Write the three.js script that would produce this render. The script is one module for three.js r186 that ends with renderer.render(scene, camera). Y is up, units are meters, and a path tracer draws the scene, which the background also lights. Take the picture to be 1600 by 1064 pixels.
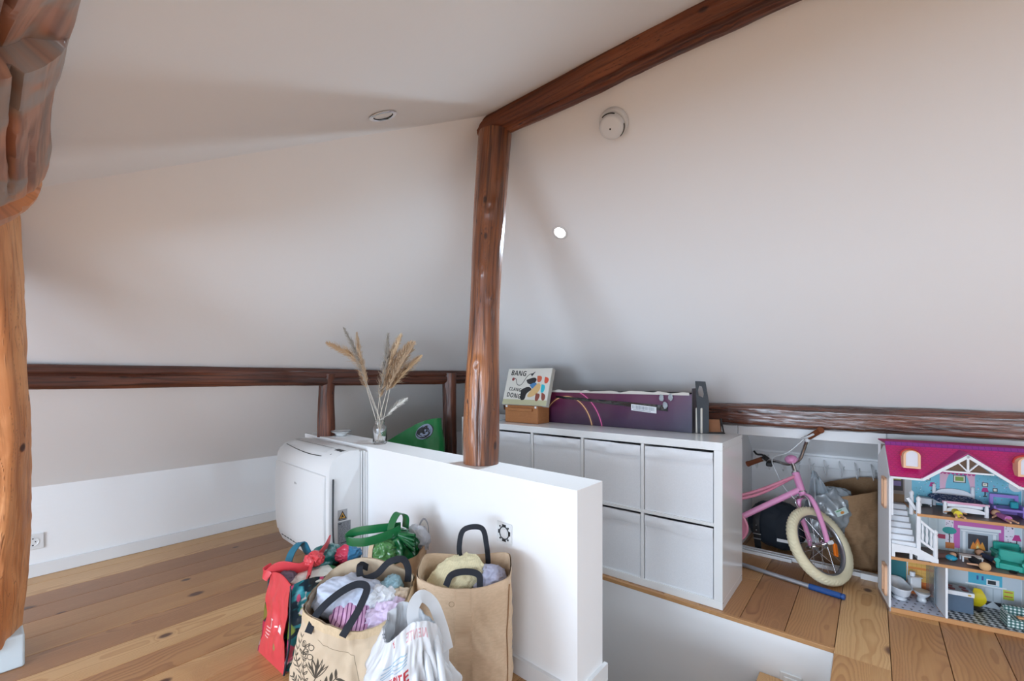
import * as THREE from 'three';
import { RoundedBoxGeometry } from 'three/addons/geometries/RoundedBoxGeometry.js';
import { mergeGeometries, mergeVertices, toCreasedNormals } from 'three/addons/utils/BufferGeometryUtils.js';
import { RectAreaLightUniformsLib } from 'three/addons/lights/RectAreaLightUniformsLib.js';

// ---------------------------------------------------------------- camera, sky, daylight, exposure
// World: X runs along the low left wall (away from the camera), Z towards the camera's right, Y up; metres.
const scene = new THREE.Scene();
const EYE = 1.063, YAW = 39.24 * Math.PI / 180;
const camera = new THREE.PerspectiveCamera(2 * Math.atan(532 / 690) * 180 / Math.PI, 1600 / 1064, 0.02, 60);
camera.position.set(0, EYE, 0);
camera.lookAt(Math.cos(YAW), EYE, -Math.sin(YAW));
camera.setViewOffset(1600, 1064, 0, -58, 1600, 1064);      // level camera with a raised lens

const renderer = new THREE.WebGLRenderer();
renderer.toneMapping = THREE.LinearToneMapping;
renderer.toneMappingExposure = 1.58;
renderer.shadowMap.enabled = true;

scene.background = new THREE.Color().setRGB(0.9, 1.0, 1.15);   // overcast daylight outside the windows
scene.backgroundIntensity = 2.2;
RectAreaLightUniformsLib.init();
// daylight entering through the two tall windows behind the camera: [z0, z1, y0, y1]
const WINDOWS = [[-1.9, -0.1, 0.06, 1.4], [0.4, 2.3, 0.06, 1.6]];
const WINDOW_X = -3.6, DAY = [9, 3.2], LAMP = 12;
WINDOWS.forEach(([z0, z1, y0, y1], i) => {
  const l = new THREE.RectAreaLight(new THREE.Color().setRGB(0.78, 0.98, 1.22), DAY[i], z1 - z0 - 0.1, y1 - y0 - 0.1);
  l.name = 'window_daylight_' + (i + 1);
  l.position.set(WINDOW_X + 0.02, (y0 + y1) / 2, (z0 + z1) / 2);
  l.lookAt(10, (y0 + y1) / 2, (z0 + z1) / 2);
  l.rotateY(0);
  scene.add(l);
});

// ---------------------------------------------------------------- helpers
let seedState = 12345;
const rnd = () => { seedState = (seedState + 0x6d2b79f5) | 0; let t = Math.imul(seedState ^ (seedState >>> 15), 1 | seedState); t = (t + Math.imul(t ^ (t >>> 7), 61 | t)) ^ t; return ((t ^ (t >>> 14)) >>> 0) / 4294967296; };
const rr = (a, b) => a + (b - a) * rnd();
const seed = (n) => { seedState = n | 0; };
const V = (x, y, z) => new THREE.Vector3(x, y, z);
const clamp = (x, a, b) => Math.min(b, Math.max(a, x));
const mix = (a, b, t) => a + (b - a) * t;
const mix3 = (a, b, t) => [mix(a[0], b[0], t), mix(a[1], b[1], t), mix(a[2], b[2], t)];
const sstep = (a, b, x) => { const t = clamp((x - a) / (b - a), 0, 1); return t * t * (3 - 2 * t); };
const hash3 = (x, y, z) => { let h = Math.imul(x, 374761393) ^ Math.imul(y, 668265263) ^ Math.imul(z, 2147483647 ^ 0x5bd1e995); h = Math.imul(h ^ (h >>> 13), 1274126177); h = Math.imul(h ^ (h >>> 16), 0x45d9f3b); return ((h ^ (h >>> 15)) >>> 0) / 4294967296; };
const fade = (t) => t * t * (3 - 2 * t);
// periodic value noise, -1..1
function pn(x, y, px, py, s = 0) {
  const ix = Math.floor(x), iy = Math.floor(y), fx = fade(x - ix), fy = fade(y - iy);
  const m = (a, p) => ((a % p) + p) % p;
  const a = hash3(m(ix, px), m(iy, py), s), b = hash3(m(ix + 1, px), m(iy, py), s), c = hash3(m(ix, px), m(iy + 1, py), s), d = hash3(m(ix + 1, px), m(iy + 1, py), s);
  return 2 * mix(mix(a, b, fx), mix(c, d, fx), fy) - 1;
}
function fb(u, v, fu, fv, oct, s) { let t = 0, a = 0.5; for (let o = 0; o < oct; o++) { t += a * pn(u * fu, v * fv, fu, fv, s + o * 17); a *= 0.5; fu *= 2; fv *= 2; } return t; }
// solid value noise, -1..1
function n3(x, y, z, s = 0) {
  const ix = Math.floor(x), iy = Math.floor(y), iz = Math.floor(z), fx = fade(x - ix), fy = fade(y - iy), fz = fade(z - iz);
  const h = (a, b, c) => hash3(ix + a + s * 131, iy + b, iz + c);
  return 2 * mix(mix(mix(h(0, 0, 0), h(1, 0, 0), fx), mix(h(0, 1, 0), h(1, 1, 0), fx), fy), mix(mix(h(0, 0, 1), h(1, 0, 1), fx), mix(h(0, 1, 1), h(1, 1, 1), fx), fy), fz) - 1;
}
const f3 = (x, y, z, s = 0, oct = 3) => { let t = 0, a = 0.55; for (let o = 0; o < oct; o++) { t += a * n3(x, y, z, s + o * 7); x *= 2.03; y *= 2.03; z *= 2.03; a *= 0.5; } return t; };

function dataTex(w, h, fn, srgb = true) {
  const d = new Uint8Array(w * h * 4);
  for (let y = 0; y < h; y++) for (let x = 0; x < w; x++) {
    const c = fn((x + 0.5) / w, (y + 0.5) / h), o = (y * w + x) * 4;
    d[o] = clamp(c[0], 0, 255); d[o + 1] = clamp(c[1], 0, 255); d[o + 2] = clamp(c[2], 0, 255); d[o + 3] = 255;
  }
  const t = new THREE.DataTexture(d, w, h);
  t.magFilter = THREE.LinearFilter; t.minFilter = THREE.LinearMipmapLinearFilter; t.wrapS = t.wrapT = THREE.RepeatWrapping;
  if (srgb) t.colorSpace = THREE.SRGBColorSpace;
  t.needsUpdate = true;
  return t;
}
function canvasTex(w, h, draw) {
  const c = document.createElement('canvas'); c.width = w; c.height = h;
  draw(c.getContext('2d'), w, h);
  const t = new THREE.CanvasTexture(c); t.colorSpace = THREE.SRGBColorSpace; t.magFilter = THREE.LinearFilter; t.anisotropy = 8;
  return t;
}
const std = (o) => new THREE.MeshStandardMaterial({ roughness: 0.6, metalness: 0, ...o });
const phys = (o) => new THREE.MeshPhysicalMaterial({ roughness: 0.5, metalness: 0, ...o });
const sh = (mesh) => { mesh.castShadow = true; mesh.receiveShadow = true; return mesh; };

const names = {};
const numbered = (n) => { const k = names[n] = (names[n] ?? -1) + 1; return k ? n + '_' + String(k).padStart(3, '0') : n; };
function tag(o, label, category, group) { o.userData.label = label; o.userData.category = category; if (group) o.userData.group = group; return o; }
function thing(name, label, category, [x, y, z] = [0, 0, 0], turn = 0, group) {
  const g = new THREE.Group(); g.name = numbered(name); g.position.set(x, y, z); g.rotation.y = turn; scene.add(g);
  return tag(g, label, category, group);
}
function part(name, geo, mat, parent, pos, rot, label) {
  const m = sh(new THREE.Mesh(geo, mat)); m.name = name; parent.add(m);
  if (pos) m.position.set(...pos);
  if (rot) m.rotation.set(...rot);
  if (label) m.userData.label = label;
  return m;
}
function solo(name, geo, mat, label, category, pos, rot, group) {
  const m = part(numbered(name), geo, mat, scene, pos, rot); return tag(m, label, category, group);
}
function struct(name, geo, mat, pos, rot, label, category) {
  const m = part(name, geo, mat, scene, pos, rot); m.userData.kind = 'structure';
  return tag(m, label, category);
}
function copyOf(o, pos, turn, label) {
  const c = o.clone(); c.name = numbered(o.name.replace(/_\d{3}$/, '')); c.userData = { ...o.userData }; if (label) c.userData.label = label;
  if (pos) c.position.set(...pos);
  if (turn !== undefined) c.rotation.y = turn;
  scene.add(c); return c;
}
// uv in metres from the dominant axis of each face; swap puts the texture's u along another axis
function metric(geo, su = 1, sv = su, along = 'x', ou = 0, ov = 0) {
  const g = geo.index ? geo.toNonIndexed() : geo, p = g.attributes.position, n = g.attributes.normal, uv = new Float32Array(p.count * 2);
  for (let i = 0; i < p.count; i += 3) {
    let nx = 0, ny = 0, nz = 0;
    for (let k = 0; k < 3; k++) { nx += n.getX(i + k); ny += n.getY(i + k); nz += n.getZ(i + k); }
    nx = Math.abs(nx); ny = Math.abs(ny); nz = Math.abs(nz);
    for (let k = 0; k < 3; k++) {
      const x = p.getX(i + k), y = p.getY(i + k), z = p.getZ(i + k);
      let a, b;
      if (along === 'x') { if (nx >= ny && nx >= nz) { a = y; b = z; } else if (ny >= nz) { a = x; b = z; } else { a = x; b = y; } }
      else if (along === 'z') { if (nx >= ny && nx >= nz) { a = z; b = y; } else if (ny >= nz) { a = z; b = x; } else { a = y; b = x; } }
      else { if (nx >= ny && nx >= nz) { a = y; b = z; } else if (ny >= nz) { a = x; b = z; } else { a = y; b = x; } }
      uv[(i + k) * 2] = a / su + ou; uv[(i + k) * 2 + 1] = b / sv + ov;
    }
  }
  g.setAttribute('uv', new THREE.BufferAttribute(uv, 2));
  return g;
}
const rb = (w, h, d, r = 0.003, s = 1) => new RoundedBoxGeometry(w, h, d, s, Math.min(r, w / 2.01, h / 2.01, d / 2.01));
const bx = (w, h, d, x = 0, y = 0, z = 0, r = 0.003, s = 1) => rb(w, h, d, r, s).translate(x, y, z);
const bb = (x0, x1, y0, y1, z0, z1, r = 0.002) => bx(x1 - x0, y1 - y0, z1 - z0, (x0 + x1) / 2, (y0 + y1) / 2, (z0 + z1) / 2, r);
const plain = (x0, x1, y0, y1, z0, z1) => new THREE.BoxGeometry(x1 - x0, y1 - y0, z1 - z0).translate((x0 + x1) / 2, (y0 + y1) / 2, (z0 + z1) / 2);
const merge = (list) => mergeGeometries(list.map((g) => { const q = g.index ? g.toNonIndexed() : g; for (const k of Object.keys(q.attributes)) if (!['position', 'normal', 'uv'].includes(k)) q.deleteAttribute(k); return q; }));
const tube = (pts, r, seg = 24, rad = 8, closed = false) => new THREE.TubeGeometry(new THREE.CatmullRomCurve3(pts.map((p) => V(...p)), closed, 'centripetal'), seg, r, rad, closed);
function rod(a, b, r, r2 = r, n = 12) {
  const A = V(...a), B = V(...b), d = B.clone().sub(A), g = new THREE.CylinderGeometry(r2, r, d.length(), n);
  g.applyQuaternion(new THREE.Quaternion().setFromUnitVectors(V(0, 1, 0), d.clone().normalize()));
  return g.translate((A.x + B.x) / 2, (A.y + B.y) / 2, (A.z + B.z) / 2);
}
const lathe = (pts, n = 28) => new THREE.LatheGeometry(pts.map((p) => new THREE.Vector2(...p)), n);
function extr(points, depth, bevel = 0, holes = []) {
  const s = new THREE.Shape(points.map((p) => new THREE.Vector2(...p)));
  for (const h of holes) s.holes.push(new THREE.Path(h.map((p) => new THREE.Vector2(...p))));
  return new THREE.ExtrudeGeometry(s, { depth, bevelEnabled: bevel > 0, bevelSize: bevel, bevelThickness: bevel, bevelSegments: 2, steps: 1, curveSegments: 10 });
}
// flat polygon in space made into a slab of the given thickness along off
function slab(pts, off) {
  const n = pts.length, pos = [], P = pts.map((p) => V(...p)), O = V(...off), Q = P.map((p) => p.clone().add(O));
  const nrm = P[1].clone().sub(P[0]).cross(P[2].clone().sub(P[0])).normalize();
  const flip = nrm.dot(O) > 0;
  const tri = (a, b, c) => pos.push(...a.toArray(), ...b.toArray(), ...c.toArray());
  for (let i = 1; i < n - 1; i++) { if (flip) { tri(P[0], P[i + 1], P[i]); tri(Q[0], Q[i], Q[i + 1]); } else { tri(P[0], P[i], P[i + 1]); tri(Q[0], Q[i + 1], Q[i]); } }
  for (let i = 0; i < n; i++) { const j = (i + 1) % n; if (flip) { tri(P[i], P[j], Q[j]); tri(P[i], Q[j], Q[i]); } else { tri(P[j], P[i], Q[i]); tri(P[j], Q[i], Q[j]); } }
  const g = new THREE.BufferGeometry(); g.setAttribute('position', new THREE.Float32BufferAttribute(pos, 3)); g.computeVertexNormals();
  return metric(g);
}
// grid surface from f(i/nu, j/nv) -> [x, y, z]
function sheet(nu, nv, f, uvf) {
  const pos = [], uv = [], idx = [];
  for (let j = 0; j <= nv; j++) for (let i = 0; i <= nu; i++) { pos.push(...f(i / nu, j / nv)); uv.push(...(uvf ? uvf(i / nu, j / nv) : [i / nu, j / nv])); }
  for (let j = 0; j < nv; j++) for (let i = 0; i < nu; i++) { const a = j * (nu + 1) + i, b = a + 1, c = a + nu + 1, d = c + 1; idx.push(a, b, d, a, d, c); }
  const g = new THREE.BufferGeometry(); g.setAttribute('position', new THREE.Float32BufferAttribute(pos, 3)); g.setAttribute('uv', new THREE.Float32BufferAttribute(uv, 2)); g.setIndex(idx); g.computeVertexNormals();
  return g;
}
// a sheet with a back face at a small distance, so that cloth and card have thickness
function thick(nu, nv, f, t, uvf) {
  const a = sheet(nu, nv, f, uvf), p = a.attributes.position, n = a.attributes.normal;
  const at = (i, j) => { const k = j * (nu + 1) + i; return [p.getX(k) - n.getX(k) * t, p.getY(k) - n.getY(k) * t, p.getZ(k) - n.getZ(k) * t]; };
  const b = sheet(nu, nv, (u, v) => at(Math.round((1 - u) * nu), Math.round(v * nv)), uvf && ((u, v) => uvf(1 - u, v)));
  return merge([a, b]);
}
// flat ribbon of width w along a curve; side(t) gives its width direction
function strap(pts, w, t, side, seg = 40, uvScale = 1) {
  const c = new THREE.CatmullRomCurve3(pts.map((p) => V(...p)), false, 'centripetal'), len = c.getLength();
  return sheet(seg, 4, (u, v) => {
    const p = c.getPointAt(u), T = c.getTangentAt(u), s0 = side.face ? null : Array.isArray(side) ? V(...side) : V(...side(u));
    const S = (side.face ? T.clone().cross(V(...side.face)) : s0.sub(T.clone().multiplyScalar(s0.dot(T)))).normalize(), N = T.clone().cross(S);
    const k = [[-1, -1], [1, -1], [1, 1], [-1, 1], [-1, -1]][Math.round(v * 4)];
    return p.addScaledVector(S, k[0] * w / 2).addScaledVector(N, k[1] * t / 2).toArray();
  }, (u, v) => [u * len / uvScale, v]);
}
// hewn log along points: radius r(t), flats [[angle, distance]], grooves [[angle, depth, width, t0, t1, wobble]], knots [[t, angle, size, height]]
function logGeo(pts, r, o = {}) {
  const { nl = 90, nr = 56, sd = 1, rough = 0.05, ref = [0, 1, 0], flats = [], grooves = [], knots = [], oval = 1, notches = [], lump = 0.06, warp = (q) => q } = o;
  const c = new THREE.CatmullRomCurve3(pts.map((p) => V(...p)), false, 'centripetal'), len = c.getLength();
  const rf = typeof r === 'function' ? r : () => r;
  const ring = (t, th) => {
    const R = rf(t), ca = Math.cos(th), sa = Math.sin(th);
    let q = R * (1 + lump * n3(ca * 1.2 + 5, sa * 1.2, t * len * 2.2, sd) + rough * f3(ca * 4, sa * 4, t * len * 9, sd + 3) + rough * 0.35 * n3(ca * 13, sa * 13, t * len * 7, sd + 9));
    for (const [a, dist] of flats) { const k = Math.cos(th - a - 0.12 * n3(t * len * 2, a, 3, sd)); if (k > 0.15) q = Math.min(q, (dist * (1 + 0.06 * n3(t * len * 3.1, a * 3, 1, sd) + 0.018 * n3(t * len * 26, th * 9, 1, sd))) / k); }
    for (const [t0, t1, a, half, d] of notches) { let e = Math.abs(Math.atan2(Math.sin(th - a), Math.cos(th - a))); if (t > t0 && t < t1 && e < half) q -= d * R * (1 - (t - t0) / (t1 - t0)) * sstep(half, half * 0.6, e); }
    for (const [a, d, w, t0, t1, wob] of grooves) {
      if (t < t0 || t > t1) continue;
      const a0 = a + wob * n3(t * len * 3, a * 7, 2, sd) + 0.3 * wob * n3(t * len * 14, a * 7, 2, sd), e = Math.atan2(Math.sin(th - a0), Math.cos(th - a0)) * R;
      const f = Math.min(1, (t - t0) * 14, (t1 - t) * 14); q -= d * f * Math.exp(-(e * e) / (w * w));
    }
    for (const [tk, a, s, h] of knots) { const e = Math.atan2(Math.sin(th - a), Math.cos(th - a)) * R, f = (t - tk) * len; const d2 = (e * e + f * f * 0.6) / (s * s); q += h * Math.exp(-d2) - h * 1.1 * Math.exp(-d2 * 7); }
    return q;
  };
  const O = V(...ref);
  const frame = (t) => { const p = c.getPointAt(t), T = c.getTangentAt(t), N = O.clone().addScaledVector(T, -O.dot(T)).normalize(); return [p, T, N, T.clone().cross(N)]; };
  const body = sheet(nl, nr, (u, v) => {
    u = warp(u); const [p, , N, B] = frame(u), th = v * Math.PI * 2, q = ring(u, v === 1 ? 0 : th);
    return p.addScaledVector(N, q * Math.cos(th) * oval).addScaledVector(B, q * Math.sin(th)).toArray();
  }, (u, v) => [warp(u) * len / 1.4, v]);
  // smooth the normals across the seam
  const P = body.attributes.position, NN = body.attributes.normal;
  for (let i = 0; i <= nl; i++) { const a = i, b = nr * (nl + 1) + i, n = V(NN.getX(a) + NN.getX(b), NN.getY(a) + NN.getY(b), NN.getZ(a) + NN.getZ(b)).normalize(); NN.setXYZ(a, n.x, n.y, n.z); NN.setXYZ(b, n.x, n.y, n.z); }
  const cap = (i, dir) => {
    const q = []; for (let j = 0; j < nr; j++) { const k = j * (nl + 1) + i; q.push(V(P.getX(k), P.getY(k), P.getZ(k))); }
    const m = q.reduce((a, b) => a.add(b), V(0, 0, 0)).multiplyScalar(1 / nr), pos = [], uv = [];
    for (let j = 0; j < nr; j++) { const a = q[j], b = q[(j + 1) % nr]; for (const w of dir > 0 ? [m, a, b] : [m, b, a]) { pos.push(w.x, w.y, w.z); uv.push(0.02 * j / nr, j / nr); } }
    const g = new THREE.BufferGeometry(); g.setAttribute('position', new THREE.Float32BufferAttribute(pos, 3)); g.setAttribute('uv', new THREE.Float32BufferAttribute(uv, 2)); g.computeVertexNormals(); return g;
  };
  return merge([o.crease ? toCreasedNormals(body, o.crease) : body, cap(0, 1), cap(nl, -1)]);
}
// lumpy folded ball of cloth
function crumple(rx, ry, rz, sd, amp = 0.22, freq = 2.2, detail = 5) {
  const g = mergeVertices(new THREE.IcosahedronGeometry(1, detail * 4).deleteAttribute('normal').deleteAttribute('uv')), p = g.attributes.position, uv = new Float32Array(p.count * 2);
  for (let i = 0; i < p.count; i++) {
    const x = p.getX(i), y = p.getY(i), z = p.getZ(i), w = 0.6 * n3(x * 1.3, y * 1.3, z * 1.3, sd + 40);
    const ridge = (k, s) => 1 - Math.abs(n3(x * k + w * 2, y * k * 0.8 - w, z * k + w, s)) * 2;
    const q = 1 + amp * (0.7 * ridge(freq, sd) + 0.4 * ridge(freq * 2.1, sd + 5) + 0.14 * ridge(freq * 4.6, sd + 9)) * 0.5 + 0.1 * n3(x * 1.1, y * 1.1, z * 1.1, sd + 2);
    p.setXYZ(i, x * rx * q, y * ry * q, z * rz * q);
    uv[i * 2] = x * rx * q / 0.2 + 0.05 * w; uv[i * 2 + 1] = (z * rz + y * ry * 0.6) * q / 0.2;
  }
  g.setAttribute('uv', new THREE.BufferAttribute(uv, 2)); g.computeVertexNormals();
  return g;
}

// ---------------------------------------------------------------- materials
const plasterBump = dataTex(256, 256, (u, v) => { const k = 128 + 60 * fb(u, v, 6, 6, 5, 3) + 18 * fb(u, v, 64, 64, 2, 8); return [k, k, k]; }, false);
const M = {};
M.paint = std({ color: new THREE.Color().setRGB(0.905, 0.905, 0.905), roughness: 0.75, bumpMap: plasterBump, bumpScale: 0.0025 });
M.trimWhite = std({ color: new THREE.Color().setRGB(0.80, 0.805, 0.81), roughness: 0.4 });
M.gloss = phys({ color: new THREE.Color().setRGB(0.80, 0.80, 0.79), roughness: 0.22, clearcoat: 0.4, clearcoatRoughness: 0.12 });
M.plastic = phys({ color: new THREE.Color().setRGB(0.78, 0.785, 0.78), roughness: 0.38, clearcoat: 0.15, clearcoatRoughness: 0.3 });
M.white = std({ color: new THREE.Color().setRGB(0.82, 0.82, 0.82), roughness: 0.5 });
M.black = std({ color: 0x17181a, roughness: 0.5 });
M.darkGrey = std({ color: 0x3a3d40, roughness: 0.55 });
M.grey = std({ color: 0x8d9094, roughness: 0.5 });
M.steel = std({ color: 0xb9bbbe, roughness: 0.3, metalness: 1 });
M.chrome = std({ color: 0xdfe1e4, roughness: 0.12, metalness: 1 });
M.navyStrap = std({ color: 0x24272f, roughness: 0.9 });
M.concreteEdge = std({ color: 0xc9c9c6, roughness: 0.9 });

// pine floor boards: figure runs along u (2.4 m), v across (0.34 m)
function boardTex(sd, c0, c1, c2, knots) {
  seed(sd * 77 + 5);
  const K = Array.from({ length: knots }, () => [rnd(), rr(0.12, 0.88), rr(0.004, 0.011), rr(0.02, 0.06)]), off = rr(0.2, 0.8), cur = rr(5, 13);
  return dataTex(1024, 192, (u, v) => {
    let f = (v - off) * (v - off) * cur + 0.9 * fb(u, v, 3, 2, 2, sd) + 0.10 * fb(u, v, 20, 6, 2, sd + 4), kd = 0;
    for (const [ku, kv, s, a] of K) { let du = Math.abs(u - ku); du = Math.min(du, 1 - du); const dv = (v - kv) * 0.15, d = Math.sqrt(du * du * 0.55 + dv * dv); f += 0.55 * Math.exp(-(d * d) / (a * a * 0.16)); kd = Math.max(kd, sstep(s * 1.5, s * 0.6, d)); }
    const ph = f * 9 - Math.floor(f * 9), late = sstep(0.35, 0.92, ph) * sstep(1.0, 0.94, ph);
    const fine = fb(u, v, 12, 96, 3, sd + 9), blotch = fb(u, v, 4, 3, 3, sd + 13);
    let c = mix3(c0, c1, clamp(0.35 + 0.5 * blotch + 0.25 * fine, 0, 1));
    c = mix3(c, c2, late * (0.38 + 0.25 * fb(u, v, 6, 4, 2, sd + 21)));
    c = mix3(c, [70, 38, 22], kd * 0.85);
    return c;
  });
}
const boardMats = [
  [[208, 165, 113], [186, 138, 88], [158, 103, 58], 4], [[198, 152, 101], [175, 125, 78], [140, 88, 48], 3], [[214, 173, 122], [196, 148, 97], [166, 112, 66], 5],
  [[188, 140, 92], [164, 113, 70], [128, 78, 44], 2], [[204, 158, 106], [180, 130, 82], [146, 94, 54], 6], [[176, 128, 85], [152, 104, 66], [112, 68, 40], 3],
].map(([a, b, c, k], i) => { const t = boardTex(i + 3, a, b, c, k); return phys({ map: t, bumpMap: t, bumpScale: 0.0006, roughness: 0.42, clearcoat: 0.18, clearcoatRoughness: 0.35 }); });

// old beams: u runs along the log (1.4 m), v once round it
function logTex(sd, base, light, dark, o = {}) {
  const { patch, amount = 0, streak = 1, knots = 7, w = 1024, h = 512, checks = 0.75 } = o;
  seed(sd * 31 + 7);
  const K = Array.from({ length: knots }, () => [rnd(), rnd(), rr(0.006, 0.014)]);
  return dataTex(w, h, (u, v) => {
    const wob = 0.03 * fb(u, v, 4, 4, 2, sd + 2), v2 = ((v + wob) % 1 + 1) % 1;
    let k = 0, ring = 0;
    for (const [a, b, s] of K) { let du = Math.abs(u - a), dv = Math.abs(v - b); du = Math.min(du, 1 - du) * 1.4; dv = Math.min(dv, 1 - dv) * 0.6; const d = Math.hypot(du * 0.7, dv); k = Math.max(k, sstep(s * 1.2, s * 0.5, d)); ring += Math.exp(-(d * d) / (s * s * 9)) * Math.sin(d / s * 5); }
    const st = fb(u, v2, 5, 48, 4, sd) * streak, fine = fb(u, v2, 14, 150, 2, sd + 5), big = fb(u, v, 4, 5, 4, sd + 11);
    let c = mix3(base, light, clamp(0.35 + 1.5 * big + 0.7 * st + 0.2 * ring + 0.3 * fine, 0, 1));
    c = mix3(c, dark, clamp(0.12 + 1.7 * st + 0.7 * fine - 0.5 * big, 0, 1) * 0.85);
    if (patch) c = mix3(c, patch, sstep(0.02, 0.2, fb(u, v, 7, 6, 4, sd + 31) + amount) * (0.75 + 0.25 * fine));
    const chk = Math.abs(fb(u, v2, 3, 26, 3, sd + 40));                      // fine drying checks
    c = mix3(c, [38, 18, 12], sstep(0.012, 0.0, chk) * checks);
    return mix3(c, [45, 20, 12], k * 0.8);
  });
}
const wood = (t, rough, coat, bump = 0.004) => phys({ map: t, bumpMap: t, bumpScale: bump, roughness: rough, clearcoat: coat, clearcoatRoughness: 0.22 });
M.ridge = wood(logTex(2, [112, 58, 32], [152, 88, 50], [66, 32, 20]), 0.5, 0.12, 0.008);
M.post = wood(logTex(4, [122, 68, 36], [186, 118, 66], [66, 34, 20], { knots: 10 }), 0.38, 0.7, 0.006);
M.purlin = wood(logTex(6, [86, 44, 28], [116, 64, 40], [48, 24, 16]), 0.5, 0.2, 0.008);
M.glazed = wood(logTex(8, [92, 50, 34], [128, 76, 54], [48, 26, 18], { streak: 1.2 }), 0.2, 1.0, 0.02);
M.hewn = wood(logTex(9, [198, 128, 78], [224, 160, 108], [150, 88, 50], { knots: 14, streak: 0.6, checks: 0.25 }), 0.6, 0.1, 0.008);
M.brace = wood(logTex(12, [172, 114, 84], [212, 140, 84], [104, 68, 52], { patch: [138, 130, 124], amount: 0.05, knots: 10, streak: 0.7, checks: 0 }), 0.5, 0.25, 0.004);

// ---------------------------------------------------------------- the room shell
const RIDGE = [1.40, 2.172, -1.22], K1 = 0.7539, K2 = 0.424, K3 = 0.795, ZL = -3.467, KNEE = 0.478, ZE = 2.6, XW = WINDOW_X, XR = 3.41;
const p2 = (x) => RIDGE[1] - K2 * (RIDGE[0] - x), p3 = (x) => RIDGE[1] - K3 * (x - RIDGE[0]), p1 = (z) => KNEE + K1 * (z - ZL);
struct('ceiling', slab([[XW - 0.1, KNEE, ZL], [3.531, KNEE, ZL], RIDGE, [XW - 0.1, RIDGE[1], RIDGE[2]]], [0, 0.1, -0.1]), M.paint, null, null, 'white plastered ceiling slope above the low wall with the log purlin', 'ceiling');
struct('ceiling_001', slab([RIDGE, [RIDGE[0], RIDGE[1], ZE + 0.1], [-0.3, p2(-0.3), ZE + 0.1], [-0.3, p2(-0.3), -2.4], [0.3, p2(0.3), -2.1]], [0, 0.12, 0]), M.paint, null, null, 'white upper ceiling slope carrying the chrome recessed spotlight', 'ceiling');
struct('ceiling_002', slab([RIDGE, [3.531, KNEE, ZL], [3.531, KNEE, ZE + 0.1], [RIDGE[0], RIDGE[1], ZE + 0.1]], [0.06, 0.1, 0]), M.paint, null, null, 'white ceiling slope with the smoke alarm and glowing downlight', 'ceiling');
struct('ceiling_003', merge([plain(XW - 0.1, -0.2, 2.14, 2.26, -1.4, ZE + 0.1), plain(-0.32, -0.2, p2(-0.3), 2.2, -2.3, ZE + 0.1)]), M.paint, null, null, 'white flat dormer ceiling over the windows behind the big log', 'ceiling');
struct('wall_left', plain(XW - 0.1, 3.6, -0.2, KNEE + 0.02, ZL - 0.12, ZL), M.paint, null, null, 'low white wall under the sloping ceiling with a socket', 'wall');
struct('wall_right', merge([plain(XR, XR + 0.1, -0.2, 0.64, ZL - 0.1, ZE + 0.1)]), M.paint, null, null, 'low back wall of the eaves closet behind the hooks', 'wall');
struct('wall_end', slab([[XW - 0.1, -0.2, ZE], [3.55, -0.2, ZE], [3.55, p3(3.5) + 0.05, ZE], [1.4, 2.25, ZE], [XW - 0.1, 2.25, ZE]], [0, 0, 0.12]), M.paint, null, null, 'white end wall of the attic behind the camera', 'wall');
{ // window wall with two openings
  const g = [], [a, b] = WINDOWS, x0 = XW - 0.14, x1 = XW;
  g.push(plain(x0, x1, -0.2, 0.06, ZL - 0.1, ZE + 0.1), plain(x0, x1, 0.06, 2.3, ZL - 0.1, a[0]), plain(x0, x1, 0.06, 2.3, a[1], b[0]), plain(x0, x1, 0.06, 2.3, b[1], ZE + 0.1), plain(x0, x1, a[3], 2.3, a[0], a[1]), plain(x0, x1, b[3], 2.3, b[0], b[1]));
  struct('wall_window', merge(g), M.paint, null, null, 'white wall holding the two tall windows', 'wall');
  const glass = phys({ color: 0xffffff, roughness: 0, transmission: 1, thickness: 0, ior: 1.5 });
  WINDOWS.forEach(([z0, z1, y0, y1], i) => {
    const w = new THREE.Group(); w.name = 'window_' + (i + 1); scene.add(w); w.userData.kind = 'structure';
    tag(w, i ? 'tall white framed window in the end of the window wall' : 'white framed window next to the sloping ceiling', 'window');
    const x = XW - 0.1, zc = (z0 + z1) / 2;
    part('window_frame', merge([bb(x - 0.03, x + 0.03, y0, y0 + 0.06, z0, z1), bb(x - 0.03, x + 0.03, y1 - 0.06, y1, z0, z1), bb(x - 0.03, x + 0.03, y0, y1, z0, z0 + 0.06), bb(x - 0.03, x + 0.03, y0, y1, z1 - 0.06, z1), bb(x - 0.03, x + 0.03, y0, y1, zc - 0.04, zc + 0.04)]), M.trimWhite, w);
    for (const [p, q] of [[z0 + 0.06, zc - 0.04], [zc + 0.04, z1 - 0.06]]) part('pane', plain(x - 0.003, x + 0.003, y0 + 0.06, y1 - 0.06, p, q), glass, w);
  });
}
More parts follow.
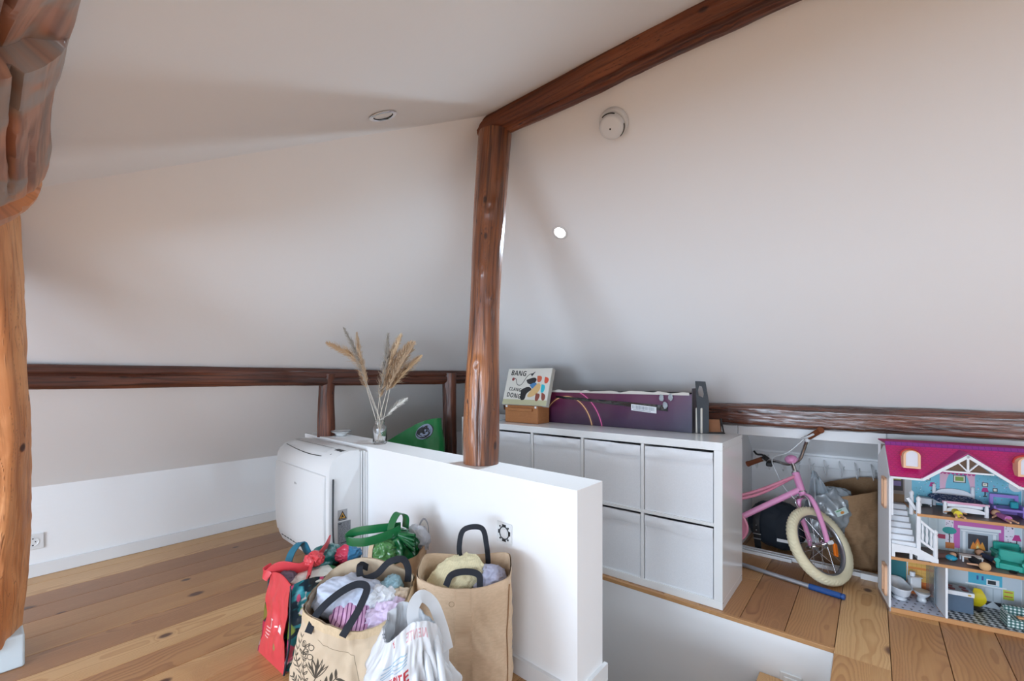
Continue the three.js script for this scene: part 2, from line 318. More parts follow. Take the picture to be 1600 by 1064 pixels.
// parapet of the stairs, a little out of square with the room
const PAR = { x: 1.232, z: -0.735, k: -0.0665, h: 0.70, t: 0.17, zf: -2.86 };
const parX = (z) => PAR.x + PAR.k * (z - PAR.z);
{
  const z0 = PAR.z, z1 = PAR.zf, y = PAR.h;
  struct('wall_parapet', slab([[parX(z0), 0, z0], [parX(z0) + PAR.t, 0, z0], [parX(z1) + PAR.t, 0, z1], [parX(z1), 0, z1]].map(([x, , z]) => [x, -0.18, z]), [0, y + 0.18, 0]), M.paint, null, null, 'low white parapet wall beside the stairs carrying the log post', 'wall');
  const e = 0.014, H = 0.06;
  struct('baseboard_parapet', merge([
    slab([[parX(z0 + e) - e, 0, z0 + e], [parX(z0), 0, z0 + e], [parX(z1), 0, z1], [parX(z1) - e, 0, z1]], [0, H, 0]),
    slab([[parX(z0) - e, 0, z0], [parX(z0) - e, 0, z0 + e], [parX(z0) + PAR.t + e, 0, z0 + e], [parX(z0) + PAR.t + e, 0, z0]], [0, H, 0])]), M.trimWhite, null, null, 'white baseboard along the foot of the parapet wall', 'baseboard');
}
struct('baseboard_left', bb(XW, 3.4, 0, 0.068, ZL, ZL + 0.013, 0.003), M.trimWhite, null, null, 'white baseboard along the foot of the low left wall', 'baseboard');

// floor: slab with the stair opening, boards laid along X
const HOLE = { x0: 1.39, x1: 2.15, z0: -2.2, z1: -0.117 };
{
  const floor = struct('floor', merge([plain(XW - 0.1, HOLE.x0 - 0.02, -0.2, -0.021, ZL - 0.1, ZE + 0.1), plain(HOLE.x1 + 0.03, 3.5, -0.2, -0.021, ZL - 0.1, ZE + 0.1), plain(HOLE.x0, HOLE.x1, -0.2, -0.021, HOLE.z1, ZE + 0.1), plain(HOLE.x0, HOLE.x1, -0.2, -0.021, ZL - 0.1, HOLE.z0)]), M.darkGrey, null, null, 'honey coloured pine board floor with dark knots', 'floor');
  seed(99);
  const W = 0.17, z00 = 0.053, lay = (x0, x1, z0, z1) => {
    const g = metric(bb(x0 + 0.0006, x1 - 0.0006, -0.02, 0, z0 + 0.0011, z1 - 0.0011, 0.0016), 2.4, 0.34, 'x', rnd(), rnd());
    const m = part('floor_board', g, boardMats[Math.floor(rnd() * boardMats.length)], floor);
    m.position.y = -0.0007 * rnd();
  };
  const run = (x0, x1, z0, z1, cuts) => { const c = [x0, ...cuts.filter((q) => q > x0 + 0.15 && q < x1 - 0.15), x1]; for (let i = 0; i + 1 < c.length; i++) lay(c[i], c[i + 1], z0, z1); };
  for (let k = -21; k < 16; k++) {
    const z0 = Math.max(ZL, z00 + W * k), z1 = Math.min(ZE, z00 + W * (k + 1));
    if (z1 - z0 < 0.02) continue;
    const cuts = k === -1 ? [-0.4, 2.11] : [rr(-1.6, -0.3), rr(2.6, 3.2)];
    if (k >= -1 || z1 <= HOLE.z0 + 0.05) run(XW, XR, Math.max(z0, k === -1 ? HOLE.z1 : z0), z1, cuts);
    else { run(XW, HOLE.x0, z0, Math.min(z1, HOLE.z1), cuts); run(HOLE.x1, XR, z0, Math.min(z1, HOLE.z1), cuts); }
  }
}
// stairwell
struct('wall_stairwell', merge([plain(HOLE.x1, HOLE.x1 + 0.1, -2.0, -0.022, HOLE.z0 - 0.1, HOLE.z1 + 0.1), plain(HOLE.x0 - 0.1, HOLE.x0, -2.0, -0.022, HOLE.z0 - 0.1, HOLE.z1 + 0.1), plain(HOLE.x0 - 0.1, HOLE.x1 + 0.1, -2.0, -0.2, HOLE.z0 - 0.1, HOLE.z0), plain(HOLE.x0, HOLE.x1, -2.0, -0.022, HOLE.z1 - 0.004, HOLE.z1 + 0.1), plain(HOLE.x0, HOLE.x1, -2.1, -1.98, HOLE.z0, HOLE.z1)]), M.paint, null, null, 'white plastered wall of the stairwell below the cube shelf', 'wall');
struct('trim_1', metric(bb(HOLE.x1 - 0.012, HOLE.x1 + 0.004, -0.019, 0.0005, HOLE.z0, HOLE.z1 + 0.002, 0.002), 2.4, 0.34, 'z'), boardMats[1], null, null, 'narrow wooden edge strip above the stairwell wall', 'trim');
{
  const st = thing('staircase', 'wooden steps going down between the parapet and the stairwell wall', 'stairs', [0, 0, 0]);
  for (let i = 0; i < 8; i++) part('step', metric(bb(HOLE.x0 + 0.004, HOLE.x1 - 0.004, -0.2 * (i + 1) - 0.04, -0.2 * (i + 1), HOLE.z1 - 0.24 * (i + 1) - 0.02, HOLE.z1 - 0.24 * i - 0.002, 0.003), 2.4, 0.34, 'x', i * 0.3, i * 0.2), boardMats[i % 6], st);
}
// eaves closet on the right: header panel, side wall, closed panels, floor tracks
const CZ0 = -0.645, CZ1 = 0.045, CX = 3.0;
struct('trim_2', merge([bb(CX, CX + 0.018, 0.713, 0.90, CZ0, CZ1 + 0.01)]), M.trimWhite, null, null, 'white header board over the open eaves closet', 'trim');
struct('wall_closet', merge([plain(CX + 0.02, XR, 0, 0.86, CZ0 - 0.03, CZ0)]), M.paint, null, null, 'white side wall inside the eaves closet', 'wall');
struct('door_1', merge([bb(CX, CX + 0.018, 0.0, 0.9, -1.35, CZ0 - 0.003), bb(CX, CX + 0.018, 0.0, 0.9, -2.1, -1.354)]), M.trimWhite, null, null, 'closed white closet panel behind the cube shelf', 'door');
struct('door_2', merge([bb(CX + 0.024, CX + 0.042, 0.02, 0.9, CZ1, 0.9), bb(CX + 0.0, CX + 0.02, 0.02, 0.9, 0.7, ZE)]), M.trimWhite, null, null, 'white sliding closet panel behind the dollhouse', 'door');
{
  const tr = thing('sliding_track', 'white double floor track of the closet under the bicycle', 'track', [0, 0, 0]);
  part('rail', bb(2.972, 2.984, 0, 0.018, -0.72, -0.36, 0.001), M.trimWhite, tr); part('rail', bb(2.996, 3.006, 0, 0.022, -0.72, 0.03, 0.001), M.trimWhite, tr); part('rail', bb(3.03, 3.04, 0, 0.022, -0.72, 0.03, 0.001), M.trimWhite, tr);
  part('end_stop', bb(2.972, 2.994, 0, 0.03, -0.05, 0.035, 0.001), M.trimWhite, tr);
}

// ---------------------------------------------------------------- log beams
solo('log_post', logGeo([[1.375, PAR.h - 0.004, -1.29], [1.372, 1.05, -1.285], [1.378, 1.45, -1.27], [1.396, 1.86, -1.255], [1.40, 2.09, -1.235]], (t) => 0.075 - 0.010 * sstep(0.05, 0.5, t) + 0.003 * Math.sin(t * 9) + 0.004 * sstep(0.85, 1, t), { nl: 130, nr: 96, sd: 5, ref: [-1, 0, 0], rough: 0.03, lump: 0.07, grooves: [[0.7, 0.009, 0.004, 0.0, 0.3, 0.2], [0.35, 0.007, 0.004, 0.5, 0.97, 0.25], [1.3, 0.007, 0.004, 0.45, 0.9, 0.3]], knots: [[0.76, 0.7, 0.026, 0.014], [0.58, 0.5, 0.016, 0.007], [0.5, 1.2, 0.014, 0.007], [0.3, 0.4, 0.022, 0.007], [0.84, 1.1, 0.016, 0.007]] }), M.post, 'varnished log post standing on the parapet wall under the ridge', 'post');
solo('ridge_beam', logGeo([[1.405, 2.128, -1.30], [1.40, 2.133, -1.0], [1.39, 2.14, -0.5], [1.40, 2.14, 0.3], [1.40, 2.14, 2.58]], (t) => 0.052 + 0.016 * sstep(0.0, 0.2, t), { nl: 220, nr: 80, sd: 8, ref: [0, -1, 0], rough: 0.08, flats: [[0.75, 0.06], [-0.75, 0.057], [-0.1, 0.064]], grooves: [[-0.5, 0.014, 0.004, 0.03, 0.5, 0.2], [-0.05, 0.008, 0.004, 0.08, 0.3, 0.3]], knots: [[0.16, -0.4, 0.02, 0.01], [0.25, -0.2, 0.02, 0.01]] }), M.ridge, 'brown log ridge beam between the ceiling slopes, resting on the tall post', 'beam');
solo('log_purlin', logGeo([[-0.6, 1.07, -2.63], [0.3, 1.066, -2.632], [1.2, 1.067, -2.628], [2.0, 1.062, -2.63], [2.72, 1.07, -2.63]], (t) => 0.058 + 0.004 * Math.sin(t * 11), { nl: 220, nr: 72, sd: 11, ref: [0, 0, 1], rough: 0.05, flats: [[0.0, 0.05], [1.57, 0.05], [-1.57, 0.052]], grooves: [[-0.35, 0.014, 0.005, 0.1, 0.46, 0.3], [-0.1, 0.012, 0.004, 0.55, 0.98, 0.35]] }), M.purlin, 'long dark log purlin along the slope above the low left wall', 'beam');
solo('carved_purlin', logGeo([[2.99, 0.835, -2.5], [2.985, 0.836, -1.2], [2.985, 0.838, -0.4], [2.982, 0.842, 0.3], [2.982, 0.842, 2.55]], (t) => 0.066 + 0.003 * Math.sin(t * 19), { nl: 300, nr: 72, sd: 14, ref: [-1, 0, 0], rough: 0.07, lump: 0.08, flats: [[0.12, 0.05]] }), M.glazed, 'glossy dark purlin above the eaves closet and the dollhouse', 'beam');
solo('short_log_post', logGeo([[1.405, PAR.h - 0.002, -2.655], [1.398, 0.9, -2.64], [1.395, 1.09, -2.618]], (t) => 0.05 + 0.004 * Math.sin(t * 5 + 1), { nl: 50, nr: 56, sd: 17, ref: [-1, 0, 0], rough: 0.04, flats: [[-0.6, 0.042], [0.7, 0.044]] }), M.purlin, 'short dark post between parapet top and long purlin, beside the dish', 'post');
solo('short_log_post', logGeo([[2.405, -0.002, -2.615], [2.41, 0.55, -2.61], [2.40, 1.1, -2.605]], (t) => 0.058 + 0.003 * Math.sin(t * 7), { nl: 60, nr: 56, sd: 19, ref: [-1, 0, 0], rough: 0.04, flats: [[-0.5, 0.05], [0.6, 0.05]], grooves: [[0.2, 0.006, 0.003, 0.3, 0.9, 0.2]] }), M.purlin, 'short dark post under the long purlin beside the green bag', 'post');
solo('heavy_log_beam', logGeo([[-0.05, 1.60, -2.06], [-0.045, 1.602, -1.7], [-0.05, 1.606, -0.9], [-0.05, 1.6, 0.4], [-0.05, 1.6, 2.55]], (t) => 0.147 + 0.02 * sstep(0.2, 0.1, t) - 0.045 * sstep(0.07, 0.0, t), { nl: 460, nr: 168, crease: 0.95, sd: 23, ref: [0, -1, 0], rough: 0.02, lump: 0.012, warp: (q) => q < 0.85 ? q * 0.36 / 0.85 : 0.36 + (q - 0.85) * 0.64 / 0.15, notches: [[0.243, 0.31, 0.45, 0.95, 0.22], [0.075, 0.105, 0.6, 0.9, 0.16]], grooves: [[0.42, 0.022, 0.0045, 0.02, 0.33, 0.06], [0.68, 0.022, 0.0045, 0.1, 0.34, 0.06], [0.95, 0.016, 0.0045, 0.03, 0.2, 0.1]] }), M.brace, 'heavy weathered log under the ceiling with saw notches, on the hewn strut', 'beam');
{
  const t = thing('hewn_strut', 'leaning orange hewn timber strut on a white foot beside the low wall', 'strut', [0, 0, 0]);
  part('trunk', logGeo([[0.0, 0.118, -2.50], [0.012, 0.5, -2.37], [0.016, 0.85, -2.24], [-0.003, 1.2, -2.12], [-0.03, 1.56, -1.98]], (s) => 0.122 + 0.006 * Math.sin(s * 8), { nl: 150, nr: 96, sd: 29, ref: [0, 0, 1], rough: 0.045, lump: 0.05, flats: [[-0.25, 0.082], [1.25, 0.112], [0.9, 0.112]] }), M.hewn, t);
  part('foot', bx(0.30, 0.12, 0.24, -0.025, 0.06, -2.54, 0.008, 3), std({ color: 0xd3e0e6, roughness: 0.7 }), t);
}

// ---------------------------------------------------------------- fittings on walls and ceilings
const axisTurn = (n) => new THREE.Quaternion().setFromUnitVectors(V(0, 1, 0), V(...n).normalize());
const N3 = [-0.6223, -0.7828, 0], N2 = [0.3904, -0.9206, 0];
{
  const t = thing('smoke_alarm', 'round white smoke alarm on the ceiling slope below the ridge beam', 'smoke alarm', [1.56, 2.045, -0.767]);
  t.quaternion.copy(axisTurn(N3));
  part('base', lathe([[0, 0], [0.054, 0], [0.055, 0.004], [0.055, 0.018], [0.051, 0.024], [0, 0.024]], 40), M.plastic, t);
  part('cap', lathe([[0, 0.026], [0.046, 0.026], [0.047, 0.030], [0.046, 0.046], [0.041, 0.053], [0.03, 0.056], [0, 0.057]], 40), M.plastic, t);
  for (const [a, w] of [[2.6, 1.1], [4.6, 1.1], [0.5, 1.1]]) part('vent_slot', new THREE.TorusGeometry(0.0475, 0.0022, 6, 24, w).rotateX(Math.PI / 2).rotateY(a).translate(0, 0.036, 0), M.black, t);
  part('test_button', lathe([[0, 0.0565], [0.0035, 0.0565], [0.0035, 0.0578], [0, 0.0578]], 12), M.black, t);
}
for (const [z, power, label] of [[-1.219, 0.13, 'glowing round downlight in the ceiling slope beside the post shadow'], [1.1, 0.4, 'glowing round downlight in the ceiling slope over the dollhouse']]) {
  const c = [1.875, p3(1.875), z];
  const t = thing('ceiling_downlight', label, 'downlight', c, 0, 'downlights in the ceiling slope');
  t.quaternion.copy(axisTurn(N3));
  part('trim_ring', lathe([[0.028, 0], [0.041, 0], [0.041, 0.003], [0.034, 0.005], [0.028, 0.003]], 32), M.trimWhite, t);
  part('lamp', lathe([[0, 0.0005], [0.028, 0.0005], [0.027, 0.004], [0, 0.006]], 28), std({ color: 0xffffff, emissive: 0xffffff, emissiveIntensity: 14 }), t);
  const s = new THREE.SpotLight(new THREE.Color().setRGB(0.80, 1.0, 1.19), LAMP * power, 6, 1.4, 0.7, 2);
  s.name = 'downlight_beam'; s.position.set(c[0] + N3[0] * 0.012, c[1] + N3[1] * 0.012, c[2]); s.shadow.radius = 1.4; s.castShadow = true;
  s.target.position.set(c[0] + N3[0], c[1] + N3[1], c[2]); scene.add(s, s.target);
}
{
  const t = thing('recessed_spotlight', 'unlit chrome recessed spotlight in the upper ceiling slope', 'spotlight', [0.883, 1.952, -1.286]);
  t.quaternion.copy(axisTurn(N2));
  part('chrome_ring', lathe([[0.033, 0], [0.048, 0], [0.0475, 0.004], [0.041, 0.006], [0.034, 0.003]], 36), M.chrome, t);
  part('bulb_face', lathe([[0, 0.0006], [0.034, 0.0006], [0.03, 0.0012], [0.02, 0.0022], [0, 0.0026]], 28), phys({ color: 0xd8d6d2, roughness: 0.25, clearcoat: 1 }), t);
}
function socket(label, pos, turn) {
  const t = thing('wall_socket', label, 'socket', pos, turn);
  part('plate', rb(0.084, 0.084, 0.009, 0.006, 2).translate(0, 0, 0.0045), M.plastic, t);
  part('insert', lathe([[0, 0.0], [0.017, 0.0], [0.0195, 0.003], [0.0215, 0.0045], [0.024, 0.004]], 28).rotateX(Math.PI / 2).translate(0, 0, 0.0072), M.plastic, t);
  for (const x of [-0.0095, 0.0095]) part('pin_hole', new THREE.CylinderGeometry(0.0028, 0.0028, 0.002, 10).rotateX(Math.PI / 2).translate(x, 0, 0.0082), M.black, t);
  for (const y of [-0.0175, 0.0175]) part('earth_clip', bx(0.006, 0.006, 0.003, 0, y, 0.0095, 0.0005), M.darkGrey, t);
}
const PTURN = -Math.PI / 2 - 0.0664;
socket('white power socket on the low left wall beside the hewn strut', [0.207, 0.188, ZL], 0);
socket('white power socket low on the parapet behind the kraft bag', [parX(-1.075) - 0.001, 0.106, -1.075], PTURN);
{
  const t = thing('switch_insert', 'uncovered switch mechanism with metal claws set in the parapet wall', 'switch', [parX(-1.058) - 0.001, 0.487, -1.058], PTURN);
  part('mounting_plate', rb(0.076, 0.076, 0.003, 0.008, 2).translate(0, 0, 0.0015), M.plastic, t);
  part('ring', new THREE.TorusGeometry(0.023, 0.0025, 6, 28).translate(0, 0, 0.003), M.darkGrey, t);
  part('rocker', rb(0.026, 0.03, 0.006, 0.003, 2).translate(0, 0, 0.005), M.white, t);
  for (const [x, y, w, h] of [[0.026, 0.002, 0.01, 0.016], [-0.026, 0.002, 0.007, 0.014], [0, 0.028, 0.018, 0.006], [0, -0.028, 0.018, 0.006], [0.021, 0.021, 0.006, 0.006], [-0.021, 0.022, 0.006, 0.006], [-0.02, -0.022, 0.006, 0.006], [0.02, -0.022, 0.006, 0.006]]) part('claw', bx(w, h, 0.003, x, y, 0.0038, 0.0008), M.black, t);
}
{
  const t = thing('wall_switch', 'small switch plate low on the stairwell wall', 'switch', [HOLE.x1 - 0.0005, -0.205, -0.262], -Math.PI / 2);
  part('plate', rb(0.08, 0.08, 0.008, 0.005, 2).translate(0, 0, 0.004), M.plastic, t);
  part('rocker', rb(0.05, 0.05, 0.006, 0.003, 2).translate(0, 0, 0.009), M.plastic, t);
}

// ---------------------------------------------------------------- cube shelf with eight fabric boxes
const KX = 2.167, KZ = -0.53, KL = 1.465, KH = 0.765, KD = 0.39;
{
  const t = thing('cube_shelf', 'white glossy cube shelf of two rows lying along the stairwell', 'shelf', [KX, 0, KZ]);
  const T = 0.038, d = 0.016, W = (KL - 2 * T - 3 * d) / 4, H = (KH - 2 * T - d) / 2;
  part('top_panel', bb(0, KD, KH - T, KH, -KL, 0, 0.0012), M.gloss, t);
  part('bottom_panel', bb(0, KD, 0, T, -KL, 0, 0.0012), M.gloss, t);
  part('side_panel', bb(0, KD, T, KH - T, -T, 0, 0.0012), M.gloss, t);
  part('side_panel', bb(0, KD, T, KH - T, -KL, -KL + T, 0.0012), M.gloss, t);
  for (let i = 1; i < 4; i++) { const z = -T - i * W - (i - 1) * d; part('divider', bb(0, KD, T, KH - T, z - d, z, 0.0008), M.gloss, t); }
  for (let i = 0; i < 4; i++) { const z = -T - i * (W + d); part('middle_shelf', bb(0, KD, T + H, T + H + d, z - W, z, 0.0008), M.gloss, t); }
  for (const y of [0.03, KH - 0.019]) for (const x of [0.012, KD - 0.012]) part('screw_cover', new THREE.CylinderGeometry(0.0025, 0.0025, 0.001, 10).rotateX(Math.PI / 2).translate(x, y, 0.0003), M.darkGrey, t);
  const cloth = dataTex(128, 128, (u, v) => { const k = 228 + 5 * fb(u, v, 64, 64, 2, 5); return [k, k + 1, k + 3]; });
  const fabric = std({ map: cloth, roughness: 0.85 });
  for (let r = 0; r < 2; r++) for (let i = 0; i < 4; i++) {
    const z = -T - i * (W + d) - W / 2, y = T + r * (H + d), w = W - 0.008, h = H - 0.012, sd = r * 4 + i;
    const b = thing('storage_box', `white fabric box in the ${r ? 'upper' : 'lower'} shelf row, ${['next to the bicycle', 'second from the bicycle', 'third from the bicycle', 'under the comic box'][i]}`, 'storage box', [KX + 0.006, y, KZ + z], 0, 'fabric boxes in the cube shelf');
    part('body', metric(merge([bb(0, 0.37, 0.0, 0.004, -w / 2, w / 2, 0.001), bb(0, 0.37, 0.004, h, -w / 2, -w / 2 + 0.004, 0.001), bb(0, 0.37, 0.004, h, w / 2 - 0.004, w / 2, 0.001), bb(0.366, 0.37, 0.004, h, -w / 2, w / 2, 0.001),
      thick(24, 24, (u, v) => [0.002 + 0.0025 * n3(u * 2.5, v * 2.5, sd, 3), v * h, (u - 0.5) * w], 0.004)]), 0.2), fabric, b);
    const bw = 0.052;
    part('folded_edge', thick(48, 8, (u, v) => {
      const sag = 0.008 * n3(u * 3.2, sd * 3.1, 0, 6) * (1 - v);
      return [-0.003 - 0.0035 * Math.sin(v * Math.PI) * (1 + n3(u * 6, v * 2, sd, 8)), h - bw + v * bw + sag - 0.004 * Math.sin(u * Math.PI) * (1 - v) + 0.004 * v * n3(u * 2.4, sd, 4, 2), (u - 0.5) * w * 0.995];
    }, 0.003, (u, v) => [u * 2, v * 0.3]), fabric, b);
  }
}

// ---------------------------------------------------------------- things on top of the shelf
{
  const neon = canvasTex(1024, 256, (c, w, h) => {
    const g = c.createLinearGradient(0, 0, w, 0); g.addColorStop(0, '#6a1f2e'); g.addColorStop(0.25, '#4b1c34'); g.addColorStop(0.6, '#3d1c40'); g.addColorStop(0.85, '#402040'); g.addColorStop(1, '#23324a'); c.fillStyle = g; c.fillRect(0, 0, w, h);
    const g2 = c.createLinearGradient(0, 0, 0, h); g2.addColorStop(0, 'rgba(130,30,80,0.45)'); g2.addColorStop(1, 'rgba(30,28,60,0.55)'); c.fillStyle = g2; c.fillRect(0, 0, w, h);
    c.lineCap = 'round';
    const arc = (x, y, rx, ry, col, lw, a0, a1) => { c.strokeStyle = col; c.lineWidth = lw; c.beginPath(); c.ellipse(x, y, rx, ry, 0, a0, a1); c.stroke(); };
    for (const [lw, a] of [[26, 0.12], [14, 0.2], [6, 1]]) { arc(240, 330, 190, 290, `rgba(233,172,92,${a})`, lw, Math.PI * 1.02, Math.PI * 2); arc(240, 340, 260, 360, `rgba(240,60,150,${a})`, lw * 0.85, Math.PI * 1.6, Math.PI * 2); }
    for (const [lw, a] of [[3, 1]]) { arc(240, 330, 190, 290, `rgba(255,226,170,${a})`, lw, Math.PI * 1.02, Math.PI * 2); arc(240, 340, 260, 360, `rgba(255,170,215,${a})`, lw * 0.7, Math.PI * 1.6, Math.PI * 2); }
  });
  const x0 = 2.445, z0 = -1.78, z1 = -0.752, y0 = KH + 0.001, y1 = 0.985;
  const t = thing('long_carton', 'long dark purple carton with printed glowing arcs on the cube shelf', 'carton', [x0, y0, 0]);
  const h = y1 - y0;
  const card = std({ color: 0x2a2530, roughness: 0.45 }), brown = std({ color: 0x6b4a35, roughness: 0.9 });
  part('carton_body', bb(0.002, 0.10, 0, h - 0.012, z0, z1, 0.002), card, t);
  part('printed_front', sheet(1, 1, (u, v) => [0, v * (h - 0.012), z0 + u * (z1 - z0)]), phys({ map: neon, roughness: 0.35, clearcoat: 0.3, side: THREE.DoubleSide }), t);
  part('top_flap', thick(60, 3, (u, v) => [-0.004 + v * 0.1, h - 0.004 + 0.006 * n3(u * 14, v, 3, 2) - 0.012 * v * u, z0 + u * (z1 - z0)], 0.003), std({ color: 0x33373c, roughness: 0.6 }), t);
  part('torn_edge', thick(90, 2, (u, v) => [-0.008 - 0.002 * v, h - 0.018 + v * (0.014 + 0.006 * n3(u * 30, 1, 1, 5)), z0 + (0.02 + u * 0.97) * (z1 - z0)], 0.002), std({ color: 0xcfcac2, roughness: 0.9 }), t);
  part('packing_tape', thick(70, 3, (u, v) => [-0.003 - 0.003 * Math.abs(n3(u * 11, v * 2, 1, 9)), h - 0.042 - u * 0.035 - v * (0.012 + 0.02 * u), z0 + 0.16 + u * 0.74], 0.0012), phys({ color: 0x15181a, roughness: 0.25, clearcoat: 0.8 }), t);
  part('shipping_label', thick(2, 2, (u, v) => [-0.0085, h - 0.112 + v * 0.036 - u * 0.012, z1 - 0.34 + u * 0.15], 0.001, (u, v) => [u, v]), std({ map: canvasTex(256, 64, (c, w, hh) => { c.fillStyle = '#d8dadc'; c.fillRect(0, 0, w, hh); seed(4); c.fillStyle = '#6d7480'; for (let i = 0; i < 40; i++) c.fillRect(14 + i * 5.6, 8, rr(1, 4), 36); c.fillRect(20, 50, 180, 5); }), roughness: 0.5 }), t);
  for (const [z, y] of [[z1 - 0.14, h - 0.075], [z1 - 0.11, h - 0.03], [z1 - 0.16, h - 0.035]]) part('torn_film', crumple(0.003, 0.014, 0.010, Math.round(z * 1000) & 63, 0.9, 3, 3), phys({ color: 0xc8d0d6, roughness: 0.15, transmission: 0.5, thickness: 0 }), t, [-0.010, y, z]);
  // standing end flap with a hand hole, and the white foam pad beside it
  const flap = extr([[0, 0], [0.058, 0], [0.058, 0.17], [0.04, 0.275], [-0.012, 0.278], [-0.004, 0.15]], 0.004, 0.0006, [[[0.004, 0.2], [0.03, 0.19], [0.034, 0.21], [0.024, 0.25], [0.008, 0.255], [0.0, 0.23]]]);
  part('end_flap', flap, std({ color: 0x3b4147, roughness: 0.6 }), t, [0.0, 0, z1 + 0.03], [0, -0.9, 0]);
  part('end_flap', bb(0, 0.1, 0, h + 0.02, z1, z1 + 0.004, 0.001), card, t);
  part('foam_pad', rb(0.05, 0.135, 0.035, 0.004, 2).translate(0.03, 0.068, z1 + 0.035), std({ color: 0xc9c4ba, roughness: 0.95 }), t);
}
{
  const brown = std({ color: 0x8a5c3e, roughness: 0.85 });
  const t = thing('open_frame_box', 'small brown box with a black frame behind the carton end', 'box', [2.50, KH + 0.001, -0.66], 0.5);
  part('board', rb(0.004, 0.075, 0.09, 0.001).rotateZ(-0.45).translate(0.03, 0.036, 0), brown, t);
  part('frame_bar', rod([-0.012, 0.003, 0.052], [0.045, 0.075, 0.052], 0.004), M.black, t);
  part('frame_bar', rod([0.045, 0.075, 0.052], [0.05, 0.003, 0.052], 0.004), M.black, t);
  part('base', bb(-0.015, 0.055, 0, 0.006, -0.05, 0.058, 0.001), M.black, t);
}
{
  const woodBox = std({ map: boardTex(41, [178, 120, 72], [158, 100, 58], [126, 76, 42], 1), roughness: 0.5 });
  const t = thing('wooden_box', 'small wooden box with a carrying lip under the comic cover', 'box', [2.35, KH + 0.001, -1.79]);
  part('front_board', metric(bb(-0.065, -0.055, 0, 0.105, -0.135, 0.135, 0.002), 1.2, 0.3, 'z'), woodBox, t);
  part('back_board', metric(bb(0.055, 0.065, 0, 0.105, -0.135, 0.135, 0.002), 1.2, 0.3, 'z'), woodBox, t);
  for (const s of [-1, 1]) part('side_board', metric(bb(-0.055, 0.055, 0, 0.105, s * 0.13 - 0.005, s * 0.13 + 0.005, 0.002), 1.2, 0.3, 'x'), woodBox, t);
  part('lid', metric(bb(-0.068, 0.066, 0.105, 0.112, -0.138, 0.138, 0.002), 1.2, 0.3, 'z'), woodBox, t);
  part('lip', metric(bx(0.022, 0.02, 0.20, -0.075, 0.088, 0, 0.005, 2), 1.2, 0.3, 'z'), woodBox, t);
  for (const s of [-1, 1]) part('corner_cap', bx(0.012, 0.014, 0.014, -0.066, 0.106, s * 0.12, 0.003, 2), M.white, t);
}
{
  const cover = canvasTex(640, 440, (c, w, h) => {
    c.fillStyle = '#d9d6cd'; c.fillRect(0, 0, w, h);
    c.fillStyle = '#b9b795'; c.fillRect(0, h - 62, w, 62);
    c.fillStyle = '#202020'; c.save(); c.translate(46, 78); c.rotate(0.06); c.font = 'bold 86px sans-serif'; c.fillText('BANG', 0, 0); c.restore();
    c.save(); c.translate(60, 268); c.rotate(0.08); c.font = 'bold 58px sans-serif'; c.fillText('CLANG', 0, 0); c.restore();
    c.save(); c.translate(40, 346); c.rotate(0.1); c.font = 'bold 76px sans-serif'; c.fillText('DONG', 0, 0); c.restore();
    // a bent trumpet-like tube
    c.strokeStyle = '#5c5c5a'; c.lineWidth = 9; c.beginPath(); c.moveTo(86, 122); c.bezierCurveTo(180, 100, 130, 190, 200, 205); c.bezierCurveTo(280, 215, 260, 70, 372, 62); c.stroke();
    c.fillStyle = '#8c3b3b'; c.beginPath(); c.arc(100, 130, 20, 0, 7); c.fill(); c.fillStyle = '#303236'; c.beginPath(); c.moveTo(352, 70); c.lineTo(416, 34); c.lineTo(372, 96); c.fill();
    // plain colour shapes in place of the drawn figures
    const blob = (col, pts) => { c.fillStyle = col; c.beginPath(); c.moveTo(...pts[0]); for (let i = 1; i < pts.length; i++) { const m = pts[(i + 1) % pts.length]; c.quadraticCurveTo(pts[i][0], pts[i][1], (pts[i][0] + m[0]) / 2, (pts[i][1] + m[1]) / 2); } c.closePath(); c.fill(); };
    blob('#2b2b2e', [[300, 140], [400, 100], [460, 130], [420, 190], [330, 190]]); blob('#2b2b2e', [[250, 260], [330, 210], [420, 250], [330, 300], [330, 380], [260, 390], [250, 300]]);
    blob('#4a82b4', [[360, 200], [440, 150], [480, 220], [420, 260]]); blob('#d6b27a', [[470, 180], [520, 170], [520, 270], [440, 340], [350, 350], [360, 300]]);
    blob('#2fb3c4', [[530, 190], [590, 190], [580, 290], [530, 290]]); blob('#8a4a3e', [[470, 300], [540, 290], [520, 390], [470, 390]]); blob('#8a4a3e', [[550, 290], [610, 300], [610, 380], [560, 380]]); blob('#d4553c', [[560, 100], [625, 110], [610, 180], [560, 180]]); blob('#c8654a', [[450, 90], [520, 80], [520, 160], [460, 170]]);
  });
  const t = thing('comic_box', 'flat square box with comic lettering leaning on the wooden box', 'box', [2.318, KH + 0.1145, -1.785], 0);
  t.rotation.z = -0.30;
  part('box_body', bb(0, 0.035, 0, 0.258, -0.198, 0.172, 0.002), std({ color: 0xb9b6ac, roughness: 0.7 }), t);
  part('printed_cover', sheet(1, 1, (u, v) => [-0.0006, 0.003 + v * 0.252, -0.196 + u * 0.366]), std({ map: cover, roughness: 0.4, side: THREE.DoubleSide }), t);
}
